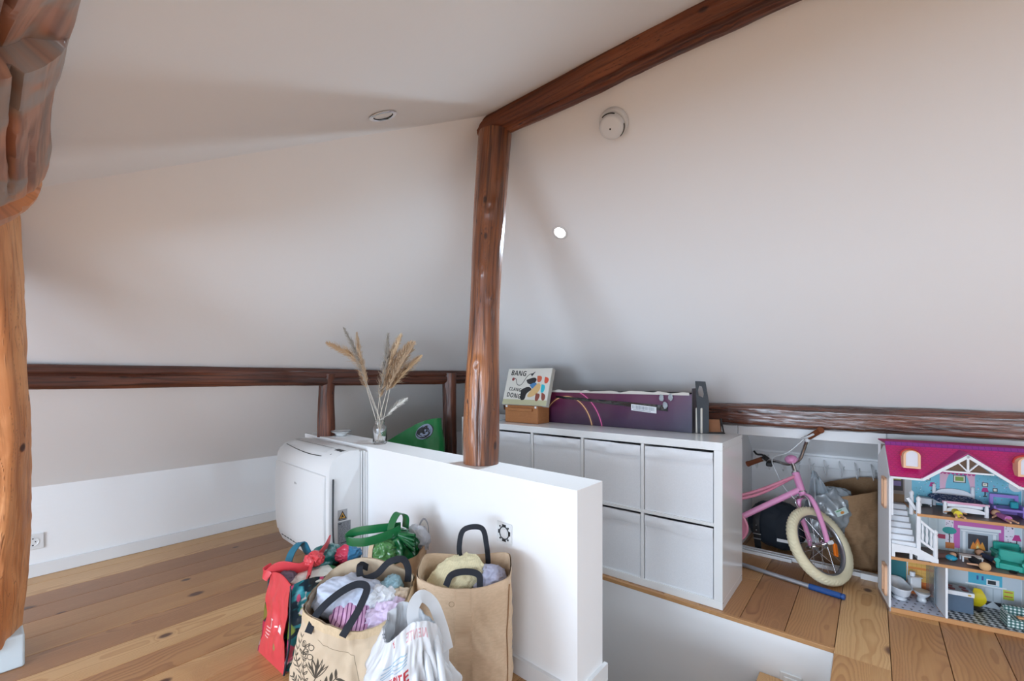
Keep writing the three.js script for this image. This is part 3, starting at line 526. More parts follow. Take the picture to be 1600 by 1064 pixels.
{
  const t = thing('pale_blue_carton', 'pale blue carton with blue lettering behind the log post', 'carton', [2.40, KH + 0.001, -1.962]);
  part('box_body', bb(-0.03, 0.03, 0, 0.152, -0.028, 0.038, 0.002), std({ color: 0xb4c8dd, roughness: 0.6 }), t);
  part('lettering', sheet(1, 1, (u, v) => [-0.0306, 0.062 + v * 0.04, -0.026 + u * 0.06]), std({ map: canvasTex(128, 96, (c, w, h) => { c.fillStyle = '#b4c8dd'; c.fillRect(0, 0, w, h); c.fillStyle = '#1b5fae'; c.font = 'bold 92px sans-serif'; c.fillText('IP', 14, 82); }), roughness: 0.6, side: THREE.DoubleSide }), t);
  part('flap', bb(-0.032, 0.03, 0.152, 0.155, -0.03, 0.04, 0.001), std({ color: 0xc9a46e, roughness: 0.8 }), t, [0, 0, 0], [0, 0, 0.0]);
}
solo('black_case', bx(0.05, 0.255, 0.16, 0, 0.1275, 0, 0.004, 2), std({ color: 0x2a2d33, roughness: 0.6 }), 'upright black case hidden behind the comic box', 'case', [2.50, KH + 0.001, -1.91]);

// ---------------------------------------------------------------- white cabinet and green bag beyond the stairs
{
  const t = thing('white_cabinet', 'white cabinet with a grey panel between shelf and short post', 'cabinet', [2.33, 0, -2.205]);
  part('carcass', merge([bb(0, 0.36, 0, 0.77, -0.185, -0.165), bb(0, 0.36, 0, 0.77, 0.165, 0.185), bb(0, 0.36, 0.75, 0.77, -0.165, 0.165), bb(0, 0.36, 0, 0.02, -0.165, 0.165), bb(0.34, 0.36, 0.02, 0.75, -0.165, 0.165)]), M.trimWhite, t);
  part('front_panel', bb(0.004, 0.016, 0.022, 0.748, -0.162, 0.162), M.trimWhite, t);
  part('grey_panel', bb(-0.003, 0.003, 0.4, 0.705, -0.118, 0.118), std({ color: 0x9c97a0, roughness: 0.5 }), t);
  part('lower_grey_panel', bb(-0.003, 0.003, 0.1, 0.37, -0.118, 0.118), std({ color: 0x807c86, roughness: 0.5 }), t);
}
// ---------------------------------------------------------------- air conditioner on the parapet
{
  const t = thing('floor_air_conditioner', 'white floor console air conditioner mounted on the parapet wall', 'air conditioner', [parX(-2.4) - 0.001, 0, -2.4], PTURN);
  const ex = (pts, x0, x1, b = 0.004) => extr(pts, x1 - x0 - 2 * b, b).rotateY(-Math.PI / 2).translate(x1 - b, 0, 0);
  const P = [[0.055, 0.07], [0.055, 0.684], [0.09, 0.686], [0.13, 0.68], [0.165, 0.663], [0.192, 0.64], [0.203, 0.615], [0.206, 0.59], [0.207, 0.35], [0.205, 0.2], [0.195, 0.145], [0.175, 0.10], [0.14, 0.075], [0.1, 0.07]].map(([a, y]) => [a - 0.002, y]);
  part('casing', toCreasedNormals(ex(P, -0.346, 0.346, 0.006), 0.6), M.plastic, t);
  part('back_plate', bx(0.694, 0.6, 0.012, 0, 0.375, 0.006, 0.002), M.plastic, t);
  for (const [a, w] of [[0.019, 0.012], [0.0345, 0.010], [0.048, 0.012]]) part('side_rib', bx(0.69 - (0.05 - a) * 0.1, 0.606, w, 0, 0.378, a, 0.003, 2), M.plastic, t);
  const fp = [[0.2, 0.175], [0.207, 0.21], [0.2095, 0.35], [0.2085, 0.52], [0.206, 0.575], [0.214, 0.57], [0.219, 0.52], [0.2205, 0.36], [0.217, 0.23], [0.209, 0.175]];
  part('front_panel', toCreasedNormals(ex(fp, -0.335, 0.318, 0.003), 0.6), M.plastic, t);
  part('panel_gap', bx(0.006, 0.43, 0.004, 0.3255, 0.385, 0.2065, 0.001), M.darkGrey, t);
  part('side_gap', tube([[0.3535, 0.56, 0.19], [0.3538, 0.4, 0.192], [0.3538, 0.27, 0.19], [0.3535, 0.17, 0.178]], 0.0045, 20, 6), M.darkGrey, t);
  const top = (a) => { for (let i = 1; i < P.length - 1; i++) if (P[i + 1][0] >= a && P[i][0] <= a && P[i][1] > 0.6) return mix(P[i][1], P[i + 1][1], (a - P[i][0]) / Math.max(1e-6, P[i + 1][0] - P[i][0])); return 0.68; };
  part('outlet_slit', tube([[-0.3, top(0.115) + 0.004, 0.115], [0, top(0.112) + 0.0045, 0.112], [0.22, top(0.11) + 0.004, 0.11]], 0.0026, 30, 6), M.black, t);
  part('outlet_slit', tube([[-0.31, top(0.165) + 0.005, 0.166], [-0.1, top(0.178) + 0.0058, 0.179], [0.08, top(0.182) + 0.006, 0.184], [0.2, top(0.178) + 0.0058, 0.179]], 0.0026, 30, 6), M.black, t);
  part('outlet_flap', thick(20, 6, (u, v) => { const a = 0.117 + v * (0.05 + 0.01 * Math.sin(u * 3.1)); return [-0.29 + u * 0.49, top(a) + 0.0062 + 0.001 * Math.sin(v * 3.1), a]; }, -0.003), M.plastic, t);
  const cp = (x0, x1, a0, a1, e) => thick(2, 4, (u, v) => { const a = mix(a0, a1, v); return [mix(x0, x1, u), top(a) + 0.0065 + e, a]; }, -0.002);
  part('control_panel', cp(0.235, 0.325, 0.105, 0.178, 0), std({ color: 0xb4b7b6, roughness: 0.4 }), t);
  for (const [x0, x1, a0, a1] of [[0.24, 0.255, 0.112, 0.132], [0.26, 0.285, 0.112, 0.132], [0.29, 0.318, 0.112, 0.132], [0.262, 0.27, 0.158, 0.165]]) part('button', cp(x0, x1, a0, a1, 0.0012), M.darkGrey, t);
  for (let i = 0; i < 15; i++) part('intake_slot', bx(0.03, 0.008, 0.004, -0.29 + i * 0.041, 0.137, 0.1955, 0.001).rotateX(0), M.darkGrey, t);
  part('brand_mark', sheet(1, 1, (u, v) => [-0.045 + u * 0.035, 0.478 + v * 0.0175, 0.2235]), std({ map: canvasTex(128, 64, (c, w, h) => { c.fillStyle = '#e3e4e2'; c.fillRect(0, 0, w, h); c.fillStyle = '#3b3c3e'; c.beginPath(); c.arc(32, 32, 24, 0, 7); c.fill(); c.font = 'bold 44px sans-serif'; c.fillStyle = '#77797b'; c.fillText('LG', 62, 48); c.strokeStyle = '#e3e4e2'; c.lineWidth = 4; c.beginPath(); c.arc(32, 32, 17, 0, 4.7); c.moveTo(32, 22); c.lineTo(32, 42); c.lineTo(40, 42); c.stroke(); }), roughness: 0.4 }), t);
  part('warning_label', sheet(1, 1, (u, v) => [0.3465, 0.345 + v * 0.055, 0.164 - u * 0.05]), std({ map: canvasTex(96, 96, (c) => { c.fillStyle = '#a9abad'; c.fillRect(0, 0, 96, 96); c.fillStyle = '#17181a'; c.beginPath(); c.moveTo(48, 10); c.lineTo(90, 82); c.lineTo(6, 82); c.fill(); c.fillStyle = '#c8963c'; c.beginPath(); c.moveTo(48, 24); c.lineTo(78, 76); c.lineTo(18, 76); c.fill(); c.fillStyle = '#17181a'; c.beginPath(); c.moveTo(46, 40); c.lineTo(62, 66); c.lineTo(34, 70); c.fill(); c.fillRect(10, 86, 76, 6); }), roughness: 0.4, side: THREE.DoubleSide }), t);
  part('data_label', sheet(1, 1, (u, v) => [0.3465, 0.165 + v * 0.175, 0.164 - u * 0.068]), std({ map: canvasTex(128, 320, (c, w, h) => { c.fillStyle = '#8f9499'; c.fillRect(0, 0, w, h); seed(8); c.fillStyle = '#5d636b'; for (let y = 10; y < h - 8; y += 11) { let x = 8; while (x < 110) { const l = rr(5, 26); c.fillRect(x, y, l, rr(3, 6)); x += l + rr(3, 14); } } c.fillStyle = '#3c424a'; c.fillRect(8, 14, 30, 9); c.fillRect(30, 190, 60, 10); }), roughness: 0.4, side: THREE.DoubleSide }), t);
}

// ---------------------------------------------------------------- jar of dry grass and small dish on the parapet
{
  const o = [1.418, PAR.h + 0.0005, -2.095];
  const glass = phys({ color: 0xffffff, roughness: 0.02, transmission: 1, thickness: 0.003, ior: 1.45 });
  const t = thing('glass_jar', 'clear glass jar holding dry grass on the parapet top', 'jar', o);
  part('glass', lathe([[0, 0], [0.034, 0], [0.037, 0.004], [0.037, 0.085], [0.034, 0.096], [0.026, 0.104], [0.0255, 0.122], [0.0275, 0.125], [0.0265, 0.128], [0.023, 0.126], [0.0225, 0.105], [0.031, 0.094], [0.034, 0.084], [0.034, 0.007], [0, 0.006]], 40), glass, t);
  for (const y of [0.108, 0.114, 0.12]) part('neck_thread', new THREE.TorusGeometry(0.0262, 0.0012, 6, 36).rotateX(Math.PI / 2).translate(0, y, 0), glass, t);
  const stemMat = std({ color: 0xd9d0c0, roughness: 0.8 }), plumes = ['#e2c39c', '#dcc3a4', '#bdb6ac', '#e6caa4', '#f0d9b8', '#cfc6b6', '#e2c6a0', '#f6f3ec'].map((c) => phys({ color: c, roughness: 1, transmission: 0.35, thickness: 0, side: THREE.DoubleSide }));
  // [right, height of plume foot], [right, height] bend, tip; offsets from the jar base in the plane across the view, depth shift, thickness, material
  const S = [[-0.075, 0.30, -0.13, 0.46, -0.295, 0.555, 0.02, 0.024, 0], [-0.07, 0.32, -0.125, 0.50, -0.185, 0.63, -0.03, 0.016, 2], [-0.06, 0.33, -0.095, 0.50, -0.105, 0.60, -0.06, 0.016, 1], [0.0, 0.27, 0.03, 0.42, 0.045, 0.60, 0.0, 0.02, 2], [-0.004, 0.25, 0.03, 0.40, 0.105, 0.595, 0.03, 0.028, 4], [0.03, 0.29, 0.075, 0.43, 0.155, 0.555, 0.05, 0.03, 0], [0.04, 0.29, 0.11, 0.43, 0.19, 0.55, -0.02, 0.03, 1], [0.05, 0.3, 0.13, 0.40, 0.215, 0.48, 0.04, 0.024, 3], [0.03, 0.15, 0.07, 0.195, 0.135, 0.245, 0.05, 0.016, 7]];
  const R = [0.632, 0, 0.775], D = [0.775, 0, -0.632];
  const desc = ['curved long tan grass plume leaning out to the air conditioner side', 'slender grey grass plume rising behind the curved tan one', 'thin tan grass plume crossing behind the curved one', 'narrow upright grey grass plume in the middle of the jar', 'thick pale tan grass plume rising over the jar', 'bushy brown grass plume leaning towards the log post', 'broad greyish tan plume behind the bushy one', 'loose feathery grass plume drooping at the post side', 'short white grass plume bending low over the jar rim'];
  S.forEach(([fx, fy, bxx, by, tx, ty, dz, w, m], i) => {
    const g = thing('dry_grass_stem', desc[i], 'dry grass', o, 0, 'dry grass in the jar');
    const at = (r, y, d) => [R[0] * r + D[0] * d, y, R[2] * r + D[2] * d];
    const a = i * 2.4, foot = [0.02 * Math.cos(a), 0.01, 0.02 * Math.sin(a)], neck = [-0.012 * Math.cos(a) + fx * 0.08, 0.115, -0.012 * Math.sin(a)];
    const c = new THREE.CatmullRomCurve3([V(...at(fx, fy, dz * 0.5)), V(...at(bxx, by, dz * 0.8)), V(...at(tx, ty, dz))]);
    part('stem', merge([tube([foot, neck, at(fx, fy, dz * 0.5)], 0.0016, 20, 6), new THREE.TubeGeometry(c, 16, 0.0012, 5)]), i === 8 ? plumes[7] : stemMat, g);
    seed(300 + i);
    const pos = [], uv = [], n = Math.round(900 * w / 0.024 * (i === 8 ? 0.8 : 1));
    for (let k = 0; k < n; k++) {
      const u = Math.pow(rnd(), 0.8), p = c.getPointAt(u), T = c.getTangentAt(u), ph = rr(0, 6.283), side = V(Math.cos(ph), Math.sin(ph * 1.7), Math.sin(ph)).addScaledVector(T, -0.2).normalize();
      const L = w * rr(0.8, 1.9) * (0.35 + 1.1 * Math.sin(Math.PI * clamp(u * 0.85 + 0.12, 0, 1))) , dir = T.clone().multiplyScalar(rr(0.7, 1.3)).addScaledVector(side, rr(0.3, 1.15)).normalize();
      const q = p.clone().addScaledVector(dir, L), mid = p.clone().lerp(q, 0.55).addScaledVector(side, L * 0.12), wv = dir.clone().cross(side).normalize().multiplyScalar(0.0011);
      const A = p.clone().add(wv), B = p.clone().sub(wv), C = mid.clone().addScaledVector(wv, 1.3), E = mid.clone().addScaledVector(wv, -1.3);
      for (const v of [A, B, C, B, E, C, C, E, q]) { pos.push(v.x, v.y, v.z); uv.push(0, 0); }
    }
    const pg = new THREE.BufferGeometry(); pg.setAttribute('position', new THREE.Float32BufferAttribute(pos, 3)); pg.setAttribute('uv', new THREE.Float32BufferAttribute(uv, 2));
    pg.computeVertexNormals();
    part('plume', pg, plumes[m], g);
  });
}
{
  const t = thing('small_dish', 'small white footed dish with a dark rim on the parapet', 'dish', [1.452, PAR.h + 0.0005, -2.555]);
  part('bowl', lathe([[0, 0], [0.03, 0], [0.031, 0.012], [0.036, 0.018], [0.055, 0.026], [0.06, 0.031], [0.058, 0.033], [0.05, 0.029], [0, 0.023]], 40), phys({ color: 0xe6e7e6, roughness: 0.25, clearcoat: 0.6 }), t);
  part('rim', new THREE.TorusGeometry(0.0595, 0.0016, 8, 48).rotateX(Math.PI / 2).translate(0, 0.0318, 0), M.darkGrey, t);
}

// ---------------------------------------------------------------- pink bicycle leaning in the eaves closet
{
  const C = V(2.829, 0.181, -0.217), n = V(-0.4287, 0.4955, 0.7554).normalize(), u = V(0, 1, 0).addScaledVector(n, -n.y).normalize(), h = u.clone().cross(n);
  const ax = u.clone().multiplyScalar(Math.cos(0.21)).addScaledVector(h, Math.sin(0.21));
  const at = (a, b = 0, c = 0) => C.clone().addScaledVector(ax, a).addScaledVector(n, b).addScaledVector(h, c).toArray();
  const pink = phys({ color: 0xe59ac6, roughness: 0.3, clearcoat: 0.7, clearcoatRoughness: 0.1 }), pink2 = phys({ color: 0xd9879f, roughness: 0.4, clearcoat: 0.4 }), cream = std({ color: 0xe3d9b8, roughness: 0.85 }), leather = std({ color: 0x7a4326, roughness: 0.6 }), lever = std({ color: 0xdfe3e6, roughness: 0.35 });
  const bike = thing('childrens_bicycle', 'pink childrens bicycle with cream tyres leaning in the eaves closet', 'bicycle', [0, 0, 0]);
  function wheel(c, nn, name, full) {
    const g = new THREE.Group(); g.name = name; bike.add(g); g.position.copy(c); g.quaternion.setFromUnitVectors(V(0, 0, 1), nn);
    const tyre = new THREE.TorusGeometry(0.172, 0.0245, 22, 220), p = tyre.attributes.position, no = tyre.attributes.normal;
    for (let i = 0; i < p.count; i++) {
      const x = p.getX(i), y = p.getY(i), z = p.getZ(i), r = Math.hypot(x, y), th = Math.atan2(y, x), out = r - 0.172;
      const row = Math.round(z / 0.0085), k = out > 0.004 ? 0.0036 * sstep(-0.25, 0.35, Math.cos(th * 58 + row * Math.PI)) * sstep(0.004, 0.01, out) : 0;
      p.setXYZ(i, x + no.getX(i) * k, y + no.getY(i) * k, z + no.getZ(i) * k);
    }
    tyre.computeVertexNormals();
    part('tyre', tyre, cream, g);
    part('rim', lathe([[0.144, -0.012], [0.152, -0.013], [0.155, -0.008], [0.155, 0.008], [0.152, 0.013], [0.144, 0.012], [0.142, 0], [0.144, -0.012]], 72).rotateX(Math.PI / 2), std({ color: 0xa9acb4, roughness: 0.3, metalness: 0.9 }), g);
    part('hub', merge([rod([0, 0, -0.035], [0, 0, 0.035], 0.011, 0.011, 16), rod([0, 0, -0.03], [0, 0, -0.026], 0.02, 0.02, 18), rod([0, 0, 0.026], [0, 0, 0.03], 0.02, 0.02, 18), rod([0, 0, -0.06], [0, 0, 0.06], 0.0045)]), M.chrome, g);
    for (let i = 0; i < 20; i++) { const s = i % 2 ? 1 : -1, a = i * Math.PI / 10, b = a + (i % 4 < 2 ? 0.9 : -0.9); part('spoke', rod([0.018 * Math.cos(b), 0.018 * Math.sin(b), s * 0.028], [0.144 * Math.cos(a), 0.144 * Math.sin(a), 0], 0.0011, 0.0011, 5), M.chrome, g); }
    if (full) part('reflector', bx(0.07, 0.022, 0.014, 0, 0, 0, 0.005, 2), phys({ color: 0xf0780a, roughness: 0.15, clearcoat: 1 }), g, [0.033, -0.082, 0.012], [0, 0, 0.3], 'orange wheel reflector');
    return g;
  }
  const fw = wheel(C, n, 'front_wheel', true);
  fw.rotateZ(0.6);
  wheel(V(2.705, 0.192, -0.955), V(-0.985, 0.17, 0).normalize(), 'rear_wheel', false);
  for (const s of [-1, 1]) {
    part('fork_blade', tube([at(0.262, s * 0.012), at(0.245, s * 0.034), at(0.2, s * 0.05, 0.0), at(0.1, s * 0.052, 0.004), at(0.002, s * 0.05, 0)], 0.0125, 30, 12), pink, bike);
    part('axle_nut', rod(at(0, s * 0.055), at(0, s * 0.075), 0.01, 0.01, 10), s > 0 ? M.white : M.steel, bike);
  }
  part('fork_crown', rod(at(0.25), at(0.285), 0.02, 0.018, 16), pink, bike);
  part('head_tube', rod(at(0.283), at(0.392), 0.0195, 0.0195, 20), pink, bike);
  part('headset_cup', merge([rod(at(0.279), at(0.285), 0.022, 0.022, 20), rod(at(0.392), at(0.402), 0.022, 0.02, 20)]), M.chrome, bike);
  part('stem', rod(at(0.40), at(0.462), 0.012, 0.012, 16), M.chrome, bike);
  part('stem_pad', crumple(0.034, 0.026, 0.03, 3, 0.12, 1.2, 3), pink, bike, at(0.475));
  const B = [2.79, 0.225, -0.625], ST = [2.762, 0.39, -0.76];
  part('down_tube', rod(at(0.30), [B[0], B[1] + 0.01, B[2]], 0.0165, 0.0165, 16), pink, bike);
  for (const s of [-1, 1]) part('top_tube', tube([at(0.378, s * 0.008), [2.872, 0.408 - 0.022 * (s > 0 ? 0 : 1), -0.52], [ST[0] + s * 0.012, ST[1] - 0.075, ST[2]]], 0.009, 30, 10), pink2, bike);
  part('seat_tube', rod([B[0], B[1], B[2]], ST, 0.015), pink, bike);
  part('seat_post', rod(ST, [2.755, 0.515, -0.775], 0.011), M.chrome, bike);
  part('saddle', thick(20, 14, (a, v) => { const w = 0.012 + 0.06 * sstep(0.25, 0.95, a), q = (v - 0.5) * 2; return [2.755 + q * w, 0.552 - 0.022 * q * q + 0.012 * a * a, -0.585 - a * 0.23]; }, 0.012), leather, bike);
  for (const s of [-1, 1]) { part('chain_stay', rod([B[0] + s * 0.02, B[1], B[2]], [2.705 + s * 0.055, 0.195, -0.955], 0.008), pink, bike); part('seat_stay', rod([ST[0] + s * 0.012, ST[1] - 0.02, ST[2]], [2.705 + s * 0.055, 0.195, -0.955], 0.007), pink, bike); }
  const cg = part('chain_guard', lathe([[0, -0.006], [0.088, -0.006], [0.094, -0.002], [0.094, 0.003], [0.088, 0.006], [0.08, 0.006], [0.078, 0.003], [0, 0.003]], 48).rotateZ(Math.PI / 2), pink2, bike, [B[0] - 0.04, B[1] - 0.005, B[2] - 0.005], [0, -0.06, 0]);
  part('crank', tube([[B[0] - 0.055, B[1], B[2]], [B[0] - 0.065, B[1] - 0.05, B[2] + 0.006], [B[0] - 0.08, B[1] - 0.115, B[2] + 0.02]], 0.005, 16, 8), M.chrome, bike);
  const pd = part('pedal', bx(0.07, 0.022, 0.055, 0, 0, 0, 0.004, 2), M.black, bike, [B[0] - 0.118, B[1] - 0.118, B[2] + 0.03], [0, 0.3, 0]);
  part('pedal_reflector', bx(0.05, 0.014, 0.004, 0, 0, 0.029, 0.001), phys({ color: 0xe08a1c, roughness: 0.2, clearcoat: 1 }), pd);
  // handlebar
  const bar = [at(0.545, -0.255, -0.05), at(0.54, -0.17, -0.03), at(0.5, -0.1, 0), at(0.462, -0.045, 0.012), at(0.455, 0, 0.014), at(0.462, 0.045, 0.012), at(0.505, 0.10, 0), at(0.545, 0.17, -0.03), at(0.55, 0.26, -0.05)];
  part('handlebar', tube(bar, 0.0095, 70, 12), M.chrome, bike);
  part('grip', merge([rod(bar[0], at(0.542, -0.165, -0.03), 0.0155, 0.0145, 18), rod(at(0.5455, -0.266, -0.053), bar[0], 0.018, 0.018, 18)]), leather, bike);
  part('grip', merge([rod(at(0.5455, 0.175, -0.031), bar[8], 0.0145, 0.0155, 18), rod(bar[8], at(0.5505, 0.268, -0.052), 0.018, 0.018, 18)]), leather, bike);
  part('brake_lever', merge([tube([at(0.545, 0.16, -0.03), at(0.55, 0.15, -0.055), at(0.54, 0.19, -0.075), at(0.54, 0.235, -0.075)], 0.006, 24, 8), rod(at(0.532, 0.15, -0.02), at(0.555, 0.165, -0.035), 0.014)]), lever, bike);
  part('brake_lever', merge([tube([at(0.535, -0.15, -0.02), at(0.56, -0.14, -0.05), at(0.575, -0.165, -0.065), at(0.6, -0.175, -0.07)], 0.006, 24, 8), rod(at(0.525, -0.14, -0.015), at(0.555, -0.155, -0.03), 0.015)]), M.black, bike);
  part('bell', rb(0.05, 0.028, 0.034, 0.008, 3), M.black, bike, at(0.495, -0.125, -0.03));
  part('brake_cable', tube([at(0.54, 0.16, -0.06), at(0.5, 0.08, -0.1), at(0.5, -0.05, -0.09), at(0.42, -0.08, -0.05), at(0.33, -0.06, -0.05), at(0.255, -0.02, -0.05)], 0.0025, 50, 6), lever, bike);
  part('front_brake', merge([tube([at(0.255, -0.03, -0.03), at(0.235, -0.04, -0.025), at(0.195, -0.035, -0.02)], 0.005, 12, 8), tube([at(0.255, 0.03, -0.03), at(0.235, 0.04, -0.025), at(0.195, 0.035, -0.02)], 0.005, 12, 8), rod(at(0.255, -0.03, -0.03), at(0.255, 0.03, -0.03), 0.005), rod(at(0.258, 0, -0.045), at(0.258, 0, 0.0), 0.007)]), M.steel, bike);
}
// ---------------------------------------------------------------- closet contents, hook rail, pole
{
  const t = thing('hook_rail', 'white rail with wire coat hooks on the closet back wall', 'hook rail', [0, 0, 0]);
  part('board', bb(XR - 0.018, XR, 0.497, 0.562, CZ0 + 0.004, 0.04, 0.003), M.trimWhite, t);
  for (let i = 0; i < 9; i++) { const z = CZ0 + 0.04 + i * 0.076, x = XR - 0.018; part('hook', tube([[x, 0.545, z - 0.012], [x - 0.05, 0.53, z - 0.008], [x - 0.075, 0.475, z], [x - 0.06, 0.46, z + 0.004], [x - 0.03, 0.505, z + 0.008], [x, 0.515, z + 0.012]], 0.0032, 28, 7), M.trimWhite, t); }
}
{
  const t = thing('floor_pole', 'silver pole with a blue plastic handle lying before the bicycle', 'pole', [0, 0, 0]);
  const a = [2.772, 0.013, -0.71], b = [2.668, 0.013, -0.247], c = [2.637, 0.0145, -0.102], blue = std({ color: 0x174a8c, roughness: 0.45 });
  part('shaft', rod(a, b, 0.0115, 0.0115, 16), std({ color: 0xb7bcc4, roughness: 0.35, metalness: 0.8 }), t);
  part('handle', merge([rod(b, [2.6405, 0.0145, -0.118], 0.0145, 0.0145, 16), rod([2.6405, 0.0145, -0.118], [2.6395, 0.0145, -0.113], 0.011, 0.011, 14), rod([2.6395, 0.0145, -0.113], c, 0.0145, 0.013, 16)]), blue, t);
}
{
  const navy = std({ color: 0x17212c, roughness: 0.75 });
  const t = thing('navy_bag', 'dark navy soft bag with a white tag behind the bicycle wheel', 'bag', [3.17, 0, -0.46]);
  const g = crumple(0.10, 0.15, 0.145, 21, 0.16, 1.4, 4); g.translate(0, 0.148, 0);
  const p = g.attributes.position; for (let i = 0; i < p.count; i++) p.setY(i, Math.max(0.003, p.getY(i))); g.computeVertexNormals();
  part('body', g, navy, t);
  part('tag', bx(0.003, 0.018, 0.07, -0.112, 0.09, 0.05, 0.0008), M.white, t, [0, 0, 0], [0, 0, 0]);
  part('strap', strap([[-0.09, 0.25, -0.09], [-0.122, 0.18, -0.095], [-0.115, 0.08, -0.09], [-0.1, 0.004, -0.085]], 0.035, 0.004, [0, 0, 1], 30), M.black, t);
  for (const y of [0.13, 0.16]) part('eyelet', new THREE.SphereGeometry(0.004, 10, 8).translate(-0.128, y, -0.092), M.steel, t);
  part('buckle', merge([bx(0.006, 0.006, 0.042, -0.119, 0.075, -0.09, 0.002), bx(0.006, 0.006, 0.042, -0.119, 0.105, -0.09, 0.002)]), M.steel, t);
}

// ---------------------------------------------------------------- bags: shell of a soft bag, front towards +z
function bagShell({ w, d, h, n = 4, top = 1, belly = 0.08, wr = 0.006, sd = 1, rim = () => 0, lean = [0, 0], fr = 9, nu = 120, nv = 60 }) {
  const arc = []; let L = 0, prev;
  const base = (a) => { const f = a * 2 * Math.PI, s = Math.sin(f), c = Math.cos(f); return [-w / 2 * Math.sign(s) * Math.pow(Math.abs(s), 2 / n), -d / 2 * Math.sign(c) * Math.pow(Math.abs(c), 2 / n)]; };
  for (let i = 0; i <= 720; i++) { const p = base(i / 720); if (prev) L += Math.hypot(p[0] - prev[0], p[1] - prev[1]); arc.push(L); prev = p; }
  const inv = (q) => { const t = q * L; let i = 1; while (i < 720 && arc[i] < t) i++; return (i - 1 + (t - arc[i - 1]) / Math.max(1e-9, arc[i] - arc[i - 1])) / 720; };
  const P = (u, v, inset = 0) => {
    const a = inv(u), [x, z] = base(a), y = v * (h + rim(u));
    const k = mix(1, top, v) * (1 + belly * Math.sin(Math.PI * Math.min(1, v * 1.15))) - 0.05 * Math.pow(1 - v, 6);
    const cu = Math.cos(u * 6.2832), su = Math.sin(u * 6.2832);
    const wrn = wr * (1.2 * n3(cu * fr * 0.4, v * 5 + su, su * fr * 0.4, sd) + 0.8 * (1 - 2 * Math.abs(n3(cu * fr * 0.6 + v * 3, v * 4 - su * 2, su * fr * 0.6, sd + 5))) + 0.35 * n3(cu * fr * 2, v * 16, su * fr * 2, sd + 8)) * (0.25 + 0.75 * Math.sin(Math.PI * clamp(v * 0.9 + 0.08, 0, 1)));
    const len = Math.hypot(x, z) || 1, q = k + (wrn - inset) / len;
    return [x * q + lean[0] * v, y, z * q + lean[1] * v];
  };
  const outer = sheet(nu, nv, (u, v) => P(u, v), (u, v) => [u, v]);
  const inner = sheet(nu, 12, (u, v) => P(1 - u, 1 - v * 0.45, 0.004), (u, v) => [1 - u, 1 - v * 0.45]);
  const bottom = sheet(nu, 2, (u, v) => { const p = P(1 - u, 0); return [p[0] * v, 0.001, p[2] * v]; }, () => [0.02, 0.02]);
  return { outer, inner, bottom, all: merge([outer, inner, bottom]), P };
}
const weave = (c, amt = 10) => dataTex(256, 256, (u, v) => { const k = amt * fb(u, v, 120, 120, 2, 4) + amt * 0.8 * fb(u, v, 5, 5, 3, 9); return [c[0] + k, c[1] + k, c[2] + k]; });
const KRAFT = [207, 180, 150];
const noiseFill = (c, w, h, amp, sd) => { seed(sd); for (let i = 0; i < w * h / 60; i++) { c.fillStyle = rnd() < 0.5 ? `rgba(255,250,240,${amp})` : `rgba(70,40,20,${amp})`; c.fillRect(rnd() * w, rnd() * h, rr(1, 4), rr(1, 3)); } };

